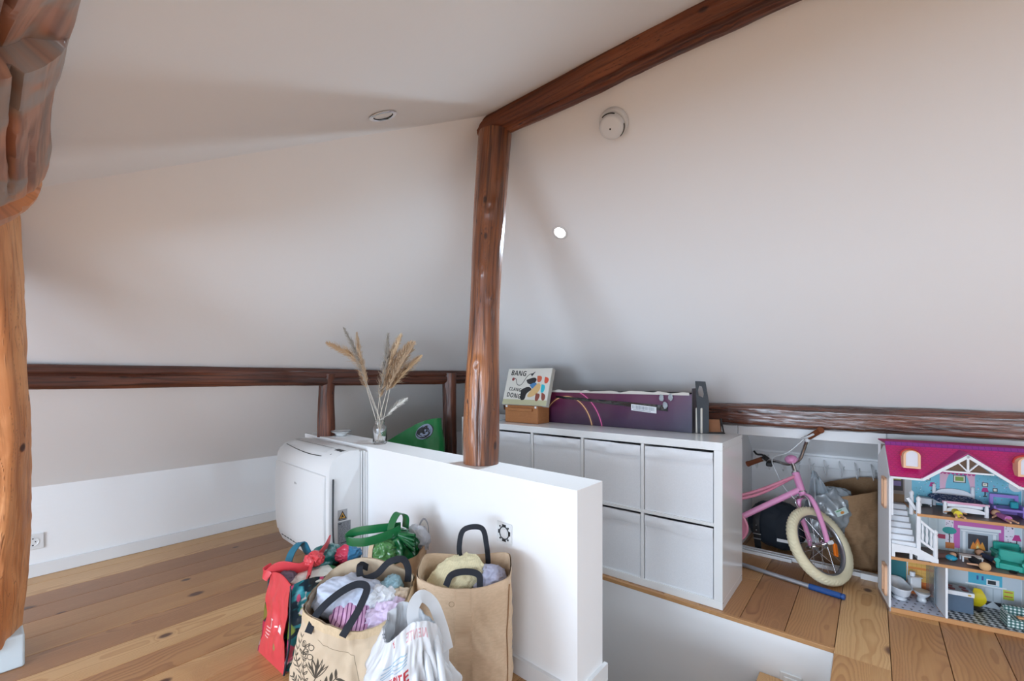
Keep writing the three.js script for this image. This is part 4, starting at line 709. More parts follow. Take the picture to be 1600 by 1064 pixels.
{ // natural cotton bag with a plant emblem
  const o = [0.772, 0, -1.24], turn = -0.92;
  const print = canvasTex(2048, 820, (c, w, h) => {
    c.fillStyle = '#cdb89d'; c.fillRect(0, 0, w, h); noiseFill(c, w, h, 0.035, 5);
    const cx = w * 0.41, cy = h * 0.40;
    c.save(); c.translate(cx, cy); c.scale(1.0, 1.0); c.translate(-cx, -cy);
    c.strokeStyle = c.fillStyle = '#4a4136'; c.lineWidth = 4.5; c.lineCap = 'round';
    const leaf = (x, y, a, l, wd, fill) => { c.save(); c.translate(x, y); c.rotate(a); c.beginPath(); c.moveTo(0, 0); c.quadraticCurveTo(l * 0.45, -wd, l, 0); c.quadraticCurveTo(l * 0.45, wd, 0, 0); fill ? c.fill() : c.stroke(); c.restore(); };
    const twig = (x0, y0, x1, y1, bend, nl, l, wd, fill) => {
      const mx = (x0 + x1) / 2 + bend, my = (y0 + y1) / 2; c.beginPath(); c.moveTo(x0, y0); c.quadraticCurveTo(mx, my, x1, y1); c.stroke();
      for (let i = 1; i <= nl; i++) { const t = i / (nl + 0.5), x = (1 - t) ** 2 * x0 + 2 * t * (1 - t) * mx + t * t * x1, y = (1 - t) ** 2 * y0 + 2 * t * (1 - t) * my + t * t * y1, a = Math.atan2(y1 - y0 + 0, x1 - x0) ; leaf(x, y, a - 0.75, l, wd, fill); leaf(x, y, a + 0.75, l, wd, fill); }
    };
    twig(cx - 20, cy + 130, cx - 100, cy - 190, -70, 9, 40, 8, true); twig(cx - 10, cy + 130, cx - 40, cy - 170, -20, 7, 36, 9, false);
    twig(cx, cy + 130, cx + 150, cy - 20, 20, 5, 66, 17, true); twig(cx, cy + 140, cx + 165, cy + 70, 20, 5, 60, 15, true);
    for (let i = -3; i <= 3; i++) leaf(cx + 36, cy + 10, -Math.PI / 2 + i * 0.2, 120 - Math.abs(i) * 8, 13, i % 2 === 0);
    c.beginPath(); c.moveTo(cx + 36, cy + 10); c.lineTo(cx, cy + 130); c.stroke();
    for (const [a, b] of [[-30, -130], [-5, -160], [0, -110], [-55, -165], [-40, -110]]) { c.beginPath(); c.arc(cx + a, cy + b, 15, 0, 7); c.stroke(); }
    twig(cx, cy + 140, cx + 120, cy + 170, 0, 6, 34, 10, true); twig(cx - 10, cy + 140, cx - 120, cy + 60, 0, 6, 34, 9, true);
    
    c.strokeStyle = 'rgba(86,74,58,0.7)'; c.lineWidth = 3; c.beginPath(); c.moveTo(cx + 20, cy - 210); c.lineTo(cx + 240, cy - 160); c.lineTo(cx + 285, cy + 60); c.stroke(); c.restore();
  });
  const t = thing('cotton_bag', 'natural cotton tote with a printed plant emblem, full of clothes', 'bag', o, turn);
  const S = bagShell({ w: 0.33, d: 0.255, h: 0.395, n: 3, top: 0.95, belly: 0.1, wr: 0.012, sd: 3, fr: 7, rim: (u) => 0.045 * Math.cos(u * 6.2832) + 0.012 * Math.sin(u * 6.2832 * 3 + 0.6) });
  part('bag_body', S.all, std({ map: print, roughness: 0.9, side: THREE.DoubleSide }), t);
  part('hem', thick(120, 2, (u, v) => { const p = S.P(u, 0.93 + 0.07 * v, -0.0022); return p; }, 0.0012, (u, v) => [u * 3, 0.02 + v * 0.03]), std({ map: weave([206, 182, 148]), roughness: 0.9 }), t);
  const CAMF = { face: [0.1, 0.62, 0.78] };
  part('handle', strap([[-0.105, 0.335, 0.128], [-0.092, 0.375, 0.10], [-0.045, 0.415, 0.055], [0.0, 0.43, 0.03], [0.03, 0.425, 0.035], [0.028, 0.39, 0.08], [0.0, 0.335, 0.142]], 0.021, 0.003, CAMF, 60), M.navyStrap, t);
  part('handle', strap([[-0.02, 0.42, -0.112], [-0.035, 0.44, -0.085], [-0.02, 0.41, -0.055], [0.03, 0.425, -0.05], [0.07, 0.462, -0.06], [0.11, 0.465, -0.075], [0.125, 0.43, -0.085], [0.122, 0.385, -0.09]], 0.021, 0.003, CAMF, 60), M.navyStrap, t);
  const stripes = dataTex(256, 64, (u, v) => { const k = Math.abs((u * 18) % 1 - 0.5); return k < 0.13 ? [120, 62, 112] : [226, 178, 212]; });
  const tt = (x, y, z) => { const c = Math.cos(turn), s = Math.sin(turn); return [o[0] + x * c + z * s, y, o[2] - x * s + z * c]; };
  solo('pale_blue_shirt', crumple(0.105, 0.055, 0.075, 12, 0.34, 1.9, 6), std({ color: 0xc6cfe0, roughness: 0.95 }), 'pale blue crumpled shirt on top of the cotton bag', 'clothes', tt(-0.045, 0.362, -0.03), [0.1, turn, 0.1]);
  solo('striped_shirt', crumple(0.085, 0.04, 0.07, 15, 0.26, 1.7, 6), std({ map: stripes, roughness: 0.95 }), 'pink and purple striped cloth at the front of the cotton bag', 'clothes', tt(0.012, 0.328, 0.03), [0.45, turn + 0.3, 0]);
  solo('lilac_cloth', crumple(0.062, 0.045, 0.06, 18, 0.5, 2.4, 6), std({ color: 0xd6c4dd, roughness: 0.95 }), 'lilac crumpled cloth in the cotton bag beside the stripes', 'clothes', tt(0.092, 0.335, 0.03), [0, 0.4, 0.2]);
  solo('white_sock_bundle', crumple(0.045, 0.04, 0.045, 22, 0.5, 2.6, 5), std({ color: 0xe2e5ea, roughness: 0.95 }), 'white crumpled cloth bundle in the cotton bag', 'clothes', tt(0.062, 0.362, -0.005), [0, 0, 0]);
  solo('aqua_cloth', crumple(0.04, 0.045, 0.035, 25, 0.4, 2.0, 5), std({ color: 0x9dc0cc, roughness: 0.95 }), 'aqua blue cloth beside the back handle of the cotton bag', 'clothes', tt(0.075, 0.368, -0.062), [0.2, 0.4, 0]);
  solo('beige_print_cloth', crumple(0.04, 0.035, 0.04, 28, 0.45, 2.5, 5), std({ color: 0xdac7b0, roughness: 0.95 }), 'beige printed cloth at the rim of the cotton bag', 'clothes', tt(0.112, 0.352, -0.03), [0, 0.9, 0]);
}
{ // tall kraft bag beside the parapet
  const o = [1.042, 0, -1.052], turn = -0.86, kr = std({ map: weave(KRAFT), roughness: 0.85, side: THREE.DoubleSide });
  const t = thing('tall_kraft_bag', 'tall tan kraft bag with black handles beside the parapet', 'bag', o, turn);
  const S = bagShell({ w: 0.29, d: 0.165, h: 0.432, n: 6, top: 1.04, belly: 0.03, wr: 0.008, sd: 13, fr: 5, rim: (u) => 0.02 * Math.cos(u * 6.2832) - 0.014 * Math.cos(u * 12.566) });
  part('bag_body', S.all, kr, t);
  part('side_seam', tube(Array.from({ length: 9 }, (_, i) => S.P(0.66 + 0.006 * Math.sin(i), 0.03 + i * 0.115, -0.001)), 0.0022, 40, 6), std({ color: 0x8f6a48, roughness: 0.9 }), t);
  part('handle', strap([[-0.02, 0.40, -0.078], [-0.028, 0.47, -0.085], [-0.012, 0.525, -0.09], [0.05, 0.53, -0.09], [0.068, 0.47, -0.086], [0.075, 0.395, -0.078]], 0.018, 0.003, { face: [0, 0.5, 0.85] }, 60), M.navyStrap, t);
  part('handle', strap([[-0.055, 0.405, 0.078], [-0.04, 0.432, 0.062], [0.01, 0.44, 0.055], [0.048, 0.43, 0.06], [0.052, 0.40, 0.076]], 0.02, 0.003, { face: [0, 0.5, 0.85] }, 50), M.navyStrap, t);
  for (const [u, v] of [[0.36, 0.93], [0.46, 0.88]]) { const p = S.P(u, v, -0.0016); part('printed_stamp', new THREE.TorusGeometry(0.008, 0.0006, 4, 24), std({ color: 0xa58a6c, roughness: 0.9 }), t, p); }
  const tt = (x, y, z) => { const c = Math.cos(turn), s = Math.sin(turn); return [o[0] + x * c + z * s, y, o[2] - x * s + z * c]; };
  const knit = dataTex(256, 256, (u, v) => { const k = 14 * Math.sin(u * 6.2832 * 40) * (0.5 + 0.5 * Math.sin(v * 6.2832 * 60)); return [214 + k, 203 + k, 166 + k]; });
  solo('cream_sweater', crumple(0.095, 0.06, 0.055, 31, 0.32, 1.9, 6), std({ map: knit, bumpMap: knit, bumpScale: 0.003, roughness: 1 }), 'cream knitted sweater stuffed in the tall kraft bag', 'clothes', tt(-0.035, 0.395, -0.005), [0, turn, 0.5]);
  solo('lavender_cloth', crumple(0.06, 0.04, 0.05, 34, 0.4, 2.2, 5), std({ color: 0xb9bad0, roughness: 0.95 }), 'lavender grey cloth beside the sweater in the kraft bag', 'clothes', tt(0.078, 0.385, -0.01), [0, 0.3, 0]);
}
{ // red and teal shopping bag
  const teal = dataTex(512, 512, (u, v) => {
    const a = fb(u, v, 5, 6, 4, 7), b = fb(u, v, 9, 5, 3, 17), dkk = fb(u, v, 4, 12, 3, 27);
    let c = mix3([24, 108, 118], [60, 158, 172], sstep(-0.2, 0.3, a)); c = mix3(c, [18, 44, 60], sstep(0.08, 0.25, dkk));
    c = mix3(c, [206, 84, 120], sstep(0.2, 0.28, b)); c = mix3(c, [150, 170, 80], sstep(0.22, 0.3, fb(u, v, 6, 6, 3, 37))); return mix3(c, [225, 215, 212], sstep(0.28, 0.34, fb(u, v, 5, 7, 3, 47)));
  });
  const red = canvasTex(512, 640, (c, w, h) => {
    c.fillStyle = '#d8454b'; c.fillRect(0, 0, w, h); noiseFill(c, w, h, 0.05, 9);
    c.fillStyle = '#f6e6e4'; c.font = 'bold 64px sans-serif'; c.save(); c.translate(190, 420); c.fillRect(0, -90, 14, 74); c.fillRect(0, -90, 40, 12); c.fillRect(64, -44, 34, 12); c.beginPath(); c.moveTo(130, -20); c.lineTo(130, -60); c.lineTo(150, -72); c.lineTo(190, -60); c.lineTo(190, -10); c.fill(); c.restore();
    c.fillStyle = '#efc0be'; for (let i = 0; i < 4; i++) c.fillRect(60, 420 + i * 22, 130 - i * 14, 8);
    c.fillStyle = '#9a8a52'; c.beginPath(); c.arc(300, 510, 26, 0, 7); c.fill();
  });
  const redM = phys({ map: red, roughness: 0.4, clearcoat: 0.25, side: THREE.DoubleSide }), tealM = phys({ map: teal, roughness: 0.3, clearcoat: 0.5, side: THREE.DoubleSide }), redP = phys({ color: 0xd8434a, roughness: 0.45, clearcoat: 0.2 });
  const X0 = 0.705, X1 = 1.0, Z0 = -1.845, Z1 = -1.63, H = 0.30;
  const t = thing('red_shopping_bag', 'red and teal patterned plastic shopping bag with knotted red handles', 'bag', [X0, 0, Z1]);
  const L = X1 - X0, Dp = Z1 - Z0, wv = (a, b, s) => 0.009 * n3(a * 5, b * 4, 1, s) + 0.005 * n3(a * 13, b * 9, 2, s);
  const slant = (y) => 0.035 * y / H;
  part('red_side', thick(30, 40, (u, v) => [slant(v * H) + wv(u, v, 51) * Math.sin(Math.PI * v), v * H + 0.02 * Math.sin(u * 3) * v, -Dp + u * Dp - 0.02 * v * (u - 0.5) * 2 - 0.02 * Math.sin(v * 3.1) * 0], 0.002), redM, t);
  part('patterned_side', thick(44, 40, (u, v) => [slant(v * H) * (1 - u) + u * L, v * H * (1 + 0.03 * Math.sin(u * 9)), 0.012 * Math.sin(v * 3.1) + wv(u, v, 61) - 0.02 * v], 0.002), tealM, t);
  part('patterned_side', thick(24, 24, (u, v) => [L - u * (L - slant(v * H)), v * H, -Dp - wv(u, v, 71) + 0.015 * v], 0.002), tealM, t);
  part('red_side', thick(20, 24, (u, v) => [L + wv(u, v, 81), v * H * 0.98, -u * Dp], 0.002), redM, t);
  part('bottom', bb(0.004, L - 0.002, 0.001, 0.004, -Dp + 0.004, -0.002, 0.001), tealM, t);
  part('edge_binding', tube([[0.0, 0.0, 0.003], [0.015, 0.11, 0.013], [0.022, 0.22, 0.004], [0.036, H, -0.022]], 0.0035, 24, 6), std({ color: 0x202a36, roughness: 0.6 }), t);
  part('knotted_handle', merge([strap([[0.03, 0.325, -0.2], [0.06, 0.355, -0.17], [0.12, 0.345, -0.12], [0.17, 0.37, -0.10], [0.22, 0.385, -0.13], [0.27, 0.40, -0.18]], 0.045, 0.006, [0, 1, 0.3], 50), strap([[0.16, 0.375, -0.10], [0.13, 0.345, -0.07], [0.10, 0.335, -0.025]], 0.035, 0.006, [0.6, 1, 0], 24), strap([[0.03, 0.32, -0.19], [0.02, 0.335, -0.21], [0.05, 0.345, -0.215]], 0.04, 0.006, [0, 1, 0], 20)]), redP, t, [0, -0.034, 0]);
  part('handle_knot', crumple(0.032, 0.026, 0.03, 66, 0.5, 2.2, 4), redP, t, [0.165, 0.334, -0.105]);
  part('teal_handle', strap([[0.10, 0.325, -0.205], [0.13, 0.385, -0.215], [0.165, 0.41, -0.21], [0.19, 0.36, -0.20], [0.23, 0.335, -0.195]], 0.045, 0.004, [0.2, 0.3, 1], 40), std({ color: 0x1d6d86, roughness: 0.5 }), t, [0, -0.034, 0]);
  const leafy = canvasTex(256, 256, (c) => { c.fillStyle = '#dcdcd2'; c.fillRect(0, 0, 256, 256); c.fillStyle = '#3f8a52'; for (const [x, y, r] of [[60, 60, 0.4], [150, 120, 2.2], [80, 190, 1.1], [200, 50, 2.8]]) { c.save(); c.translate(x, y); c.rotate(r); c.beginPath(); c.ellipse(0, 0, 60, 16, 0, 0, 7); c.fill(); c.restore(); } });
  solo('leaf_print_bag', crumple(0.085, 0.03, 0.07, 71, 0.3, 1.6, 5), phys({ map: leafy, roughness: 0.4, clearcoat: 0.4, side: THREE.DoubleSide }), 'folded white bag with green leaf print inside the red bag', 'bag', [0.868, 0.27, -1.725], [0, 0.2, 0]);
  solo('grey_folded_cloth', crumple(0.04, 0.03, 0.05, 73, 0.3, 1.8, 4), std({ color: 0x6d6270, roughness: 0.9 }), 'dark grey purple cloth at the red end of the shopping bag', 'clothes', [0.782, 0.272, -1.78], [0, 0, 0]);
  solo('teal_plastic_bag', crumple(0.085, 0.045, 0.05, 75, 0.55, 1.8, 5), phys({ color: 0x1c6f6c, roughness: 0.35, clearcoat: 0.5 }), 'crumpled teal plastic bag behind the red handles', 'bag', [0.93, 0.298, -1.79], [0, 0.4, 0]);
  solo('pink_striped_carrier', crumple(0.05, 0.035, 0.025, 78, 0.4, 1.5, 5), phys({ map: dataTex(64, 64, (u, v) => u > 0.66 ? [214, 62, 92] : u > 0.4 ? [206, 214, 232] : [52, 118, 158]), roughness: 0.4, clearcoat: 0.3 }), 'pink white and blue carrier between red bag and cotton bag', 'bag', [1.01, 0.315, -1.72], [0, -0.6, 0]);
}
{ // kraft bag holding a green plastic bag
  const o = [1.095, 0, -1.50], turn = -0.95;
  const t = thing('low_kraft_bag', 'brown kraft bag holding the green plastic bag by the parapet', 'bag', o, turn);
  const S = bagShell({ w: 0.21, d: 0.15, h: 0.335, n: 6, top: 1.02, belly: 0.03, wr: 0.007, sd: 33, fr: 5, nu: 90, nv: 40, rim: (u) => 0.045 * Math.max(0, Math.cos((u - 0.78) * 6.2832)) });
  part('bag_body', S.all, std({ map: weave([190, 156, 122]), roughness: 0.85, side: THREE.DoubleSide }), t);
  part('paper_handle', strap([[-0.075, 0.30, 0.08], [-0.078, 0.36, 0.085], [-0.076, 0.40, 0.08], [-0.07, 0.43, 0.06]], 0.018, 0.002, [1, 0, 0.2], 30), std({ color: 0xd8bfa0, roughness: 0.9 }), t);
  const tt = (x, y, z) => { const c = Math.cos(turn), s = Math.sin(turn); return [o[0] + x * c + z * s, y, o[2] - x * s + z * c]; };
  const green = phys({ color: 0x17683a, roughness: 0.28, clearcoat: 0.6, side: THREE.DoubleSide });
  const g = thing('green_plastic_bag', 'shiny dark green plastic bag with looped handles in the kraft bag', 'bag', tt(-0.01, 0.362, 0), turn);
  part('body', crumple(0.085, 0.068, 0.062, 83, 0.42, 1.5, 6), green, g, [0.006, 0.01, 0.004]);
  part('rosette', crumple(0.045, 0.036, 0.028, 87, 0.5, 2.0, 5), phys({ color: 0x4f8a4e, roughness: 0.3, clearcoat: 0.5 }), g, [-0.018, 0.018, 0.058]);
  part('loop_handle', strap([[0.03, 0.10, 0.01], [-0.06, 0.10, 0.045], [-0.15, 0.085, 0.06], [-0.165, 0.065, 0.075], [-0.1, 0.06, 0.085], [-0.02, 0.078, 0.07], [0.04, 0.10, 0.045]], 0.034, 0.003, [0, 1, 0.1], 70), green, g);
  part('loop_handle', strap([[0.0, 0.075, 0.05], [0.002, 0.12, 0.035], [0.022, 0.155, 0.02], [0.045, 0.14, 0.0], [0.045, 0.09, -0.005]], 0.036, 0.003, [1, 0, 0.6], 40), green, g);
  part('fan_fold', thick(30, 12, (u, v) => [0.035 + v * 0.065, 0.08 - u * 0.075 * v + 0.01 * Math.sin(u * 25), 0.05 + 0.01 * Math.cos(u * 25)], 0.002), green, g);
  solo('grey_towel', crumple(0.05, 0.05, 0.03, 91, 0.35, 2, 5), std({ color: 0xc3c4c9, roughness: 1 }), 'light grey cloth tucked behind the green plastic bag', 'clothes', tt(0.07, 0.40, -0.03), [0, turn, 0.3]);
  solo('grey_strap', strap([[0, 0, 0], [0.004, 0.075, 0], [0.02, 0.095, 0], [0.036, 0.07, 0.004], [0.036, -0.03, 0.008]], 0.02, 0.003, [0, 0, 1], 40), std({ color: 0x9a9a9c, roughness: 0.9 }), 'grey fabric strap sticking up beside the green plastic bag', 'strap', tt(0.08, 0.38, -0.045), [0, turn + 0.3, 0]);
}
{ // white supermarket bag
  const o = [0.728, 0, -0.93], turn = -0.62;
  const print = canvasTex(2048, 1024, (c, w, h) => {
    c.fillStyle = '#e6e9ec'; c.fillRect(0, 0, w, h);
    c.fillStyle = '#c8414c'; c.font = 'bold 92px sans-serif'; c.save(); c.translate(w * 0.345, h * 0.30); c.rotate(-0.1); c.fillText('NENTE', 0, 0); c.font = '56px sans-serif'; c.fillStyle = '#d98a92'; c.fillText('A ONLINE', -40, 74); c.restore();
    c.fillStyle = '#cc4c55'; c.save(); c.translate(w * 0.40, h * 0.07); c.rotate(-0.5); c.font = 'bold 70px sans-serif'; c.fillText('E', 0, 0); c.restore();
    c.font = 'bold 90px sans-serif'; c.fillStyle = '#c8414c'; c.fillText('COM', w * 0.47, h * 0.37);
    c.fillStyle = 'rgba(214,140,148,0.6)'; c.font = 'bold 70px sans-serif'; c.save(); c.translate(w * 0.52, h * 0.08); c.scale(-1, 1); c.fillText('NENTE', -120, 0); c.restore();
    c.strokeStyle = 'rgba(150,186,212,0.8)'; c.lineWidth = 7; for (let i = 0; i < 4; i++) { c.beginPath(); for (let x = 0; x <= 240; x += 20) c.lineTo(w * 0.36 + x, h * 0.15 + i * 20 - x * 0.1 + 6 * Math.sin(x / 30 + i)); c.stroke(); }
  });
  const film = phys({ map: print, roughness: 0.38, transmission: 0.22, thickness: 0, clearcoat: 0.35, side: THREE.DoubleSide });
  const t = thing('white_carrier_bag', 'white thin plastic carrier bag with red lettering before the cotton bag', 'bag', o, turn);
  const S = bagShell({ w: 0.28, d: 0.20, h: 0.43, n: 2.3, top: 0.52, belly: 0.2, wr: 0.02, sd: 43, fr: 8, nu: 150, nv: 80, lean: [-0.005, 0.01], rim: (u) => 0.03 * Math.sin(u * 12.566 + 1) });
  part('bag_body', S.all, film, t);
  const plainFilm = phys({ color: 0xe4e7ea, roughness: 0.38, transmission: 0.22, thickness: 0, clearcoat: 0.35, side: THREE.DoubleSide });
  part('handle', strap([[0.02, 0.36, 0.07], [0.005, 0.42, 0.05], [0.0, 0.475, 0.03], [0.02, 0.495, 0.01], [0.05, 0.47, 0.0], [0.075, 0.41, 0.01], [0.09, 0.35, 0.02]], 0.03, 0.002, { face: [0.2, 0.5, 0.85] }, 60), plainFilm, t);
  for (const [a, b, k, m] of [[0.02, 0.44, 0.05, 0.02], [0.05, 0.43, 0.075, 0.055]]) part('gathered_fold', tube([[a, b, 0.03], [a + 0.015, 0.35, 0.075], [k, 0.25, 0.115], [k + 0.01, 0.12, 0.125]], 0.009, 40, 8), plainFilm, t);
  part('contents', crumple(0.085, 0.13, 0.065, 95, 0.3, 1.6, 4), std({ color: 0xa8747c, roughness: 0.9 }), t, [0, 0.15, 0], null, 'dusky pink clothes showing through the thin film');
}
{ // green bag beyond the stairs
  const t = thing('green_tote', 'green tote with a dark print behind the parapet and short post', 'bag', [2.03, 0, -2.62], -0.7);
  const S = bagShell({ w: 0.5, d: 0.2, h: 0.66, n: 4, top: 0.9, belly: 0.06, wr: 0.012, sd: 53, fr: 5, nu: 80, nv: 40, rim: (u) => 0.11 * Math.cos((u - 0.68) * 6.2832) });
  part('bag_body', S.all, phys({ color: 0x0b7a3a, roughness: 0.4, clearcoat: 0.3, side: THREE.DoubleSide }), t);
  part('print_patch', thick(20, 20, (u, v) => { const a = u * 6.2832, q = S.P(0.5 + 0.055 * v * Math.cos(a) + 0.09, 0.90 + 0.07 * v * Math.sin(a), -0.002); return q; }, 0.001), std({ map: dataTex(64, 64, (u, v) => fb(u, v, 5, 5, 3, 3) > 0.06 ? [150, 164, 190] : [28, 26, 32]), roughness: 0.5, side: THREE.DoubleSide }), t);
}
{ // big kraft bag and film in the closet
  const o = [3.215, 0, -0.108], turn = -1.45;
  const t = thing('closet_kraft_bag', 'large crumpled brown paper bag standing in the eaves closet', 'bag', o, turn);
  const S = bagShell({ w: 0.27, d: 0.26, h: 0.43, n: 4, top: 1.0, belly: 0.05, wr: 0.012, sd: 63, fr: 6, rim: (u) => 0.03 * Math.cos(u * 6.2832) + 0.045 * Math.cos((u - 0.72) * 6.2832) });
  part('bag_body', S.all, std({ map: weave([150, 118, 86]), roughness: 0.9, side: THREE.DoubleSide }), t);
  const clear = phys({ color: 0xc9d2d8, roughness: 0.18, transmission: 0.55, thickness: 0, clearcoat: 0.6, side: THREE.DoubleSide });
  const f = thing('clear_plastic_film', 'crumpled clear plastic film spilling over the brown paper bag', 'film', [3.10, 0.29, -0.20], -1.3);
  part('film_fold', crumple(0.11, 0.13, 0.06, 97, 0.6, 1.7, 6), clear, f, [0.02, 0, 0.0]);
  part('film_peak', thick(24, 24, (u, v) => [-0.10 + u * 0.14 * (1 - v * 0.8) + 0.02 * v, 0.02 + v * 0.22 + 0.02 * n3(u * 3, v * 3, 1, 4), 0.03 + 0.03 * n3(u * 4, v * 2, 2, 6)], 0.001), clear, f);
  part('film_tail', crumple(0.05, 0.09, 0.05, 99, 0.6, 2, 5), clear, f, [0.1, -0.09, 0.0]);
  part('colour_card', bx(0.06, 0.04, 0.002, 0.05, 0.03, 0.085, 0.0005), std({ map: canvasTex(64, 48, (c) => { c.fillStyle = '#cfe0dc'; c.fillRect(0, 0, 64, 48); c.fillStyle = '#d08a3a'; c.beginPath(); c.arc(34, 30, 10, 0, 7); c.fill(); c.fillStyle = '#6fae7c'; c.fillRect(8, 6, 30, 8); }), roughness: 0.5 }), f, [0, 0, 0], [0.2, 0.2, 0.5]);
}

// ---------------------------------------------------------------- dollhouse: x into the house, z along its front
{
  const O = [2.64, 0, 0.057], TURN = 0.165, W = 0.505, D = 0.225, F1 = 0.252, F2 = 0.461, EAVE = 0.620, TOP = 0.762, SET = 0.085;
  const H = thing('dollhouse', 'open wooden dollhouse with pink shingle roof standing before the closet', 'dollhouse', O, TURN);
  const wp = (x, y, z) => { const c = Math.cos(TURN), s = Math.sin(TURN); return [O[0] + x * c + z * s, y, O[2] - x * s + z * c]; };
  const white = std({ color: 0xe9ecf0, roughness: 0.5 }), edge = std({ color: 0xc9935f, roughness: 0.6 }), peach = std({ color: 0xf0c09a, roughness: 0.5 }), brownFloor = std({ map: boardTex(61, [126, 104, 92], [112, 92, 82], [92, 74, 66], 0), roughness: 0.4 });
  const flat = (t, rough = 0.35) => std({ map: t, roughness: rough, side: THREE.DoubleSide });
  part('base_board', bb(0, D, 0, 0.02, 0, W, 0.001), edge, H);
  part('floor_board', bb(0, D - 0.006, F1 - 0.014, F1 - 0.001, 0.008, W - 0.008, 0.001), edge, H);
  part('floor_board', bb(0, D - 0.006, F2 - 0.013, F2 - 0.001, 0.098, W - 0.008, 0.001), edge, H);
  part('floor_print', metric(bb(0.004, D - 0.006, F1 - 0.001, F1, 0.008, W - 0.008, 0.0003), 1, 0.2, 'z'), brownFloor, H);
  part('floor_print', metric(bb(0.004, D - 0.006, F2 - 0.001, F2, 0.098, W - 0.008, 0.0003), 1, 0.2, 'z'), brownFloor, H);
  part('side_wall', bb(0, D, 0.0, EAVE, 0.0, 0.008, 0.001), white, H);
  part('side_wall', bb(0, D, 0.0, EAVE, W - 0.008, W, 0.001), white, H);
  for (const z of [0.0, W - 0.008]) part('gable_wall', extr([[0.008, EAVE], [D, EAVE], [D, EAVE + 0.05], [SET + 0.02, TOP - 0.02], [SET - 0.012, TOP - 0.02]], 0.008).translate(0, 0, z), white, H);
  part('back_wall', bb(D - 0.006, D, 0.0, 0.74, 0.0, W, 0.0005), white, H);
  part('room_divider', bb(0, D - 0.006, 0.02, F1 - 0.014, 0.19, 0.198, 0.0008), white, H);
  part('front_post', bb(-0.001, 0.012, 0.44, EAVE, 0.008, 0.016, 0.001), white, H);
  // printed interiors
  const tiles = canvasTex(256, 256, (c) => { c.fillStyle = '#c3c6d4'; c.fillRect(0, 0, 256, 256); c.fillStyle = '#3b3d46'; for (let i = 0; i < 6; i++) for (let j = 0; j < 7; j++) { c.save(); c.translate(20 + j * 42 + (i % 2) * 21, 22 + i * 42); c.rotate(0.785); c.fillRect(-6, -6, 12, 12); c.restore(); } });
  const checker = canvasTex(512, 384, (c) => { c.fillStyle = '#ccd0d2'; c.fillRect(0, 0, 512, 384); c.fillStyle = '#22262a'; for (let i = -12; i < 24; i++) for (let j = -12; j < 24; j++) if ((i + j) & 1) { c.save(); c.translate(256, 192); c.rotate(0.785); c.fillRect((i - 6) * 30, (j - 6) * 30, 30, 30); c.restore(); } });
  part('bath_floor_print', sheet(1, 1, (u, v) => [0.217 - v * 0.212, 0.0206, 0.01 + u * 0.178]), flat(tiles), H);
  part('kitchen_floor_print', sheet(1, 1, (u, v) => [0.217 - v * 0.212, 0.0206, 0.2 + u * 0.294]), flat(checker), H);
  const wallPrint = (name, t, z0, z1, y0, y1) => part(name, sheet(1, 1, (u, v) => [D - 0.0068, y0 + v * (y1 - y0), z0 + u * (z1 - z0)]), flat(t, 0.5), H);
  wallPrint('bedroom_print', canvasTex(1024, 640, (c, w, h) => {
    c.fillStyle = '#79c3d8'; c.fillRect(0, 0, w, h); seed(11); for (let i = 0; i < 500; i++) { c.fillStyle = ['#4a8fb4', '#c86a9a', '#e8f2f4', '#5aa88c'][i & 3]; c.beginPath(); c.ellipse(rnd() * w, rnd() * h, rr(3, 8), rr(2, 4), rr(0, 3), 0, 7); c.fill(); }
    c.fillStyle = '#c3c2c0'; c.fillRect(0, 0, 70, h);
    c.fillStyle = '#e4b8cc'; c.fillRect(330, 150, 310, 380); c.fillStyle = '#79c3d8'; c.beginPath(); c.ellipse(490, 470, 110, 250, 0, 0, 7); c.fill();
    c.fillStyle = '#c23a86'; c.fillRect(320, 225, 330, 50); for (let i = 0; i < 9; i++) { c.beginPath(); c.arc(340 + i * 36, 275, 16, 0, 7); c.fill(); }
    const frame = (x, y, a, b) => { c.fillStyle = '#33363c'; c.fillRect(x, y, a, b); c.fillStyle = '#e8e4da'; c.fillRect(x + 7, y + 7, a - 14, b - 14); c.fillStyle = '#86a84e'; c.fillRect(x + 18, y + 18, a - 36, b - 36); };
    frame(450, 292, 110, 82); frame(190, 330, 54, 48); frame(700, 350, 50, 44); frame(790, 400, 40, 40);
    const lamp = (x, y) => { c.fillStyle = '#c23a86'; c.beginPath(); c.moveTo(x - 18, y); c.lineTo(x + 18, y); c.lineTo(x + 32, y + 48); c.lineTo(x - 32, y + 48); c.fill(); c.fillStyle = '#26282e'; c.fillRect(x - 5, y + 48, 10, 44); c.fillRect(x - 18, y + 90, 36, 8); };
    lamp(264, 395); lamp(726, 402); c.fillStyle = '#d8dade'; c.beginPath(); c.arc(980, 360, 60, 0, 7); c.fill();
  }), 0.1, W - 0.01, F2, 0.735);
  wallPrint('landing_print', canvasTex(256, 512, (c, w, h) => { c.fillStyle = '#8b7f76'; c.fillRect(0, 0, w, h); c.fillStyle = '#3b3436'; c.fillRect(70, 60, 170, 330); c.fillStyle = '#b05a92'; c.fillRect(90, 80, 130, 150); c.fillStyle = '#d9d4d8'; c.fillRect(120, 80, 50, 120); c.fillStyle = '#b4bf5a'; c.fillRect(90, 250, 130, 50); c.fillStyle = '#7d6ea0'; c.fillRect(90, 310, 130, 40); c.fillStyle = '#8a6a48'; c.fillRect(0, 420, w, 92); }), 0.01, 0.1, F2 - 0.02, 0.735);
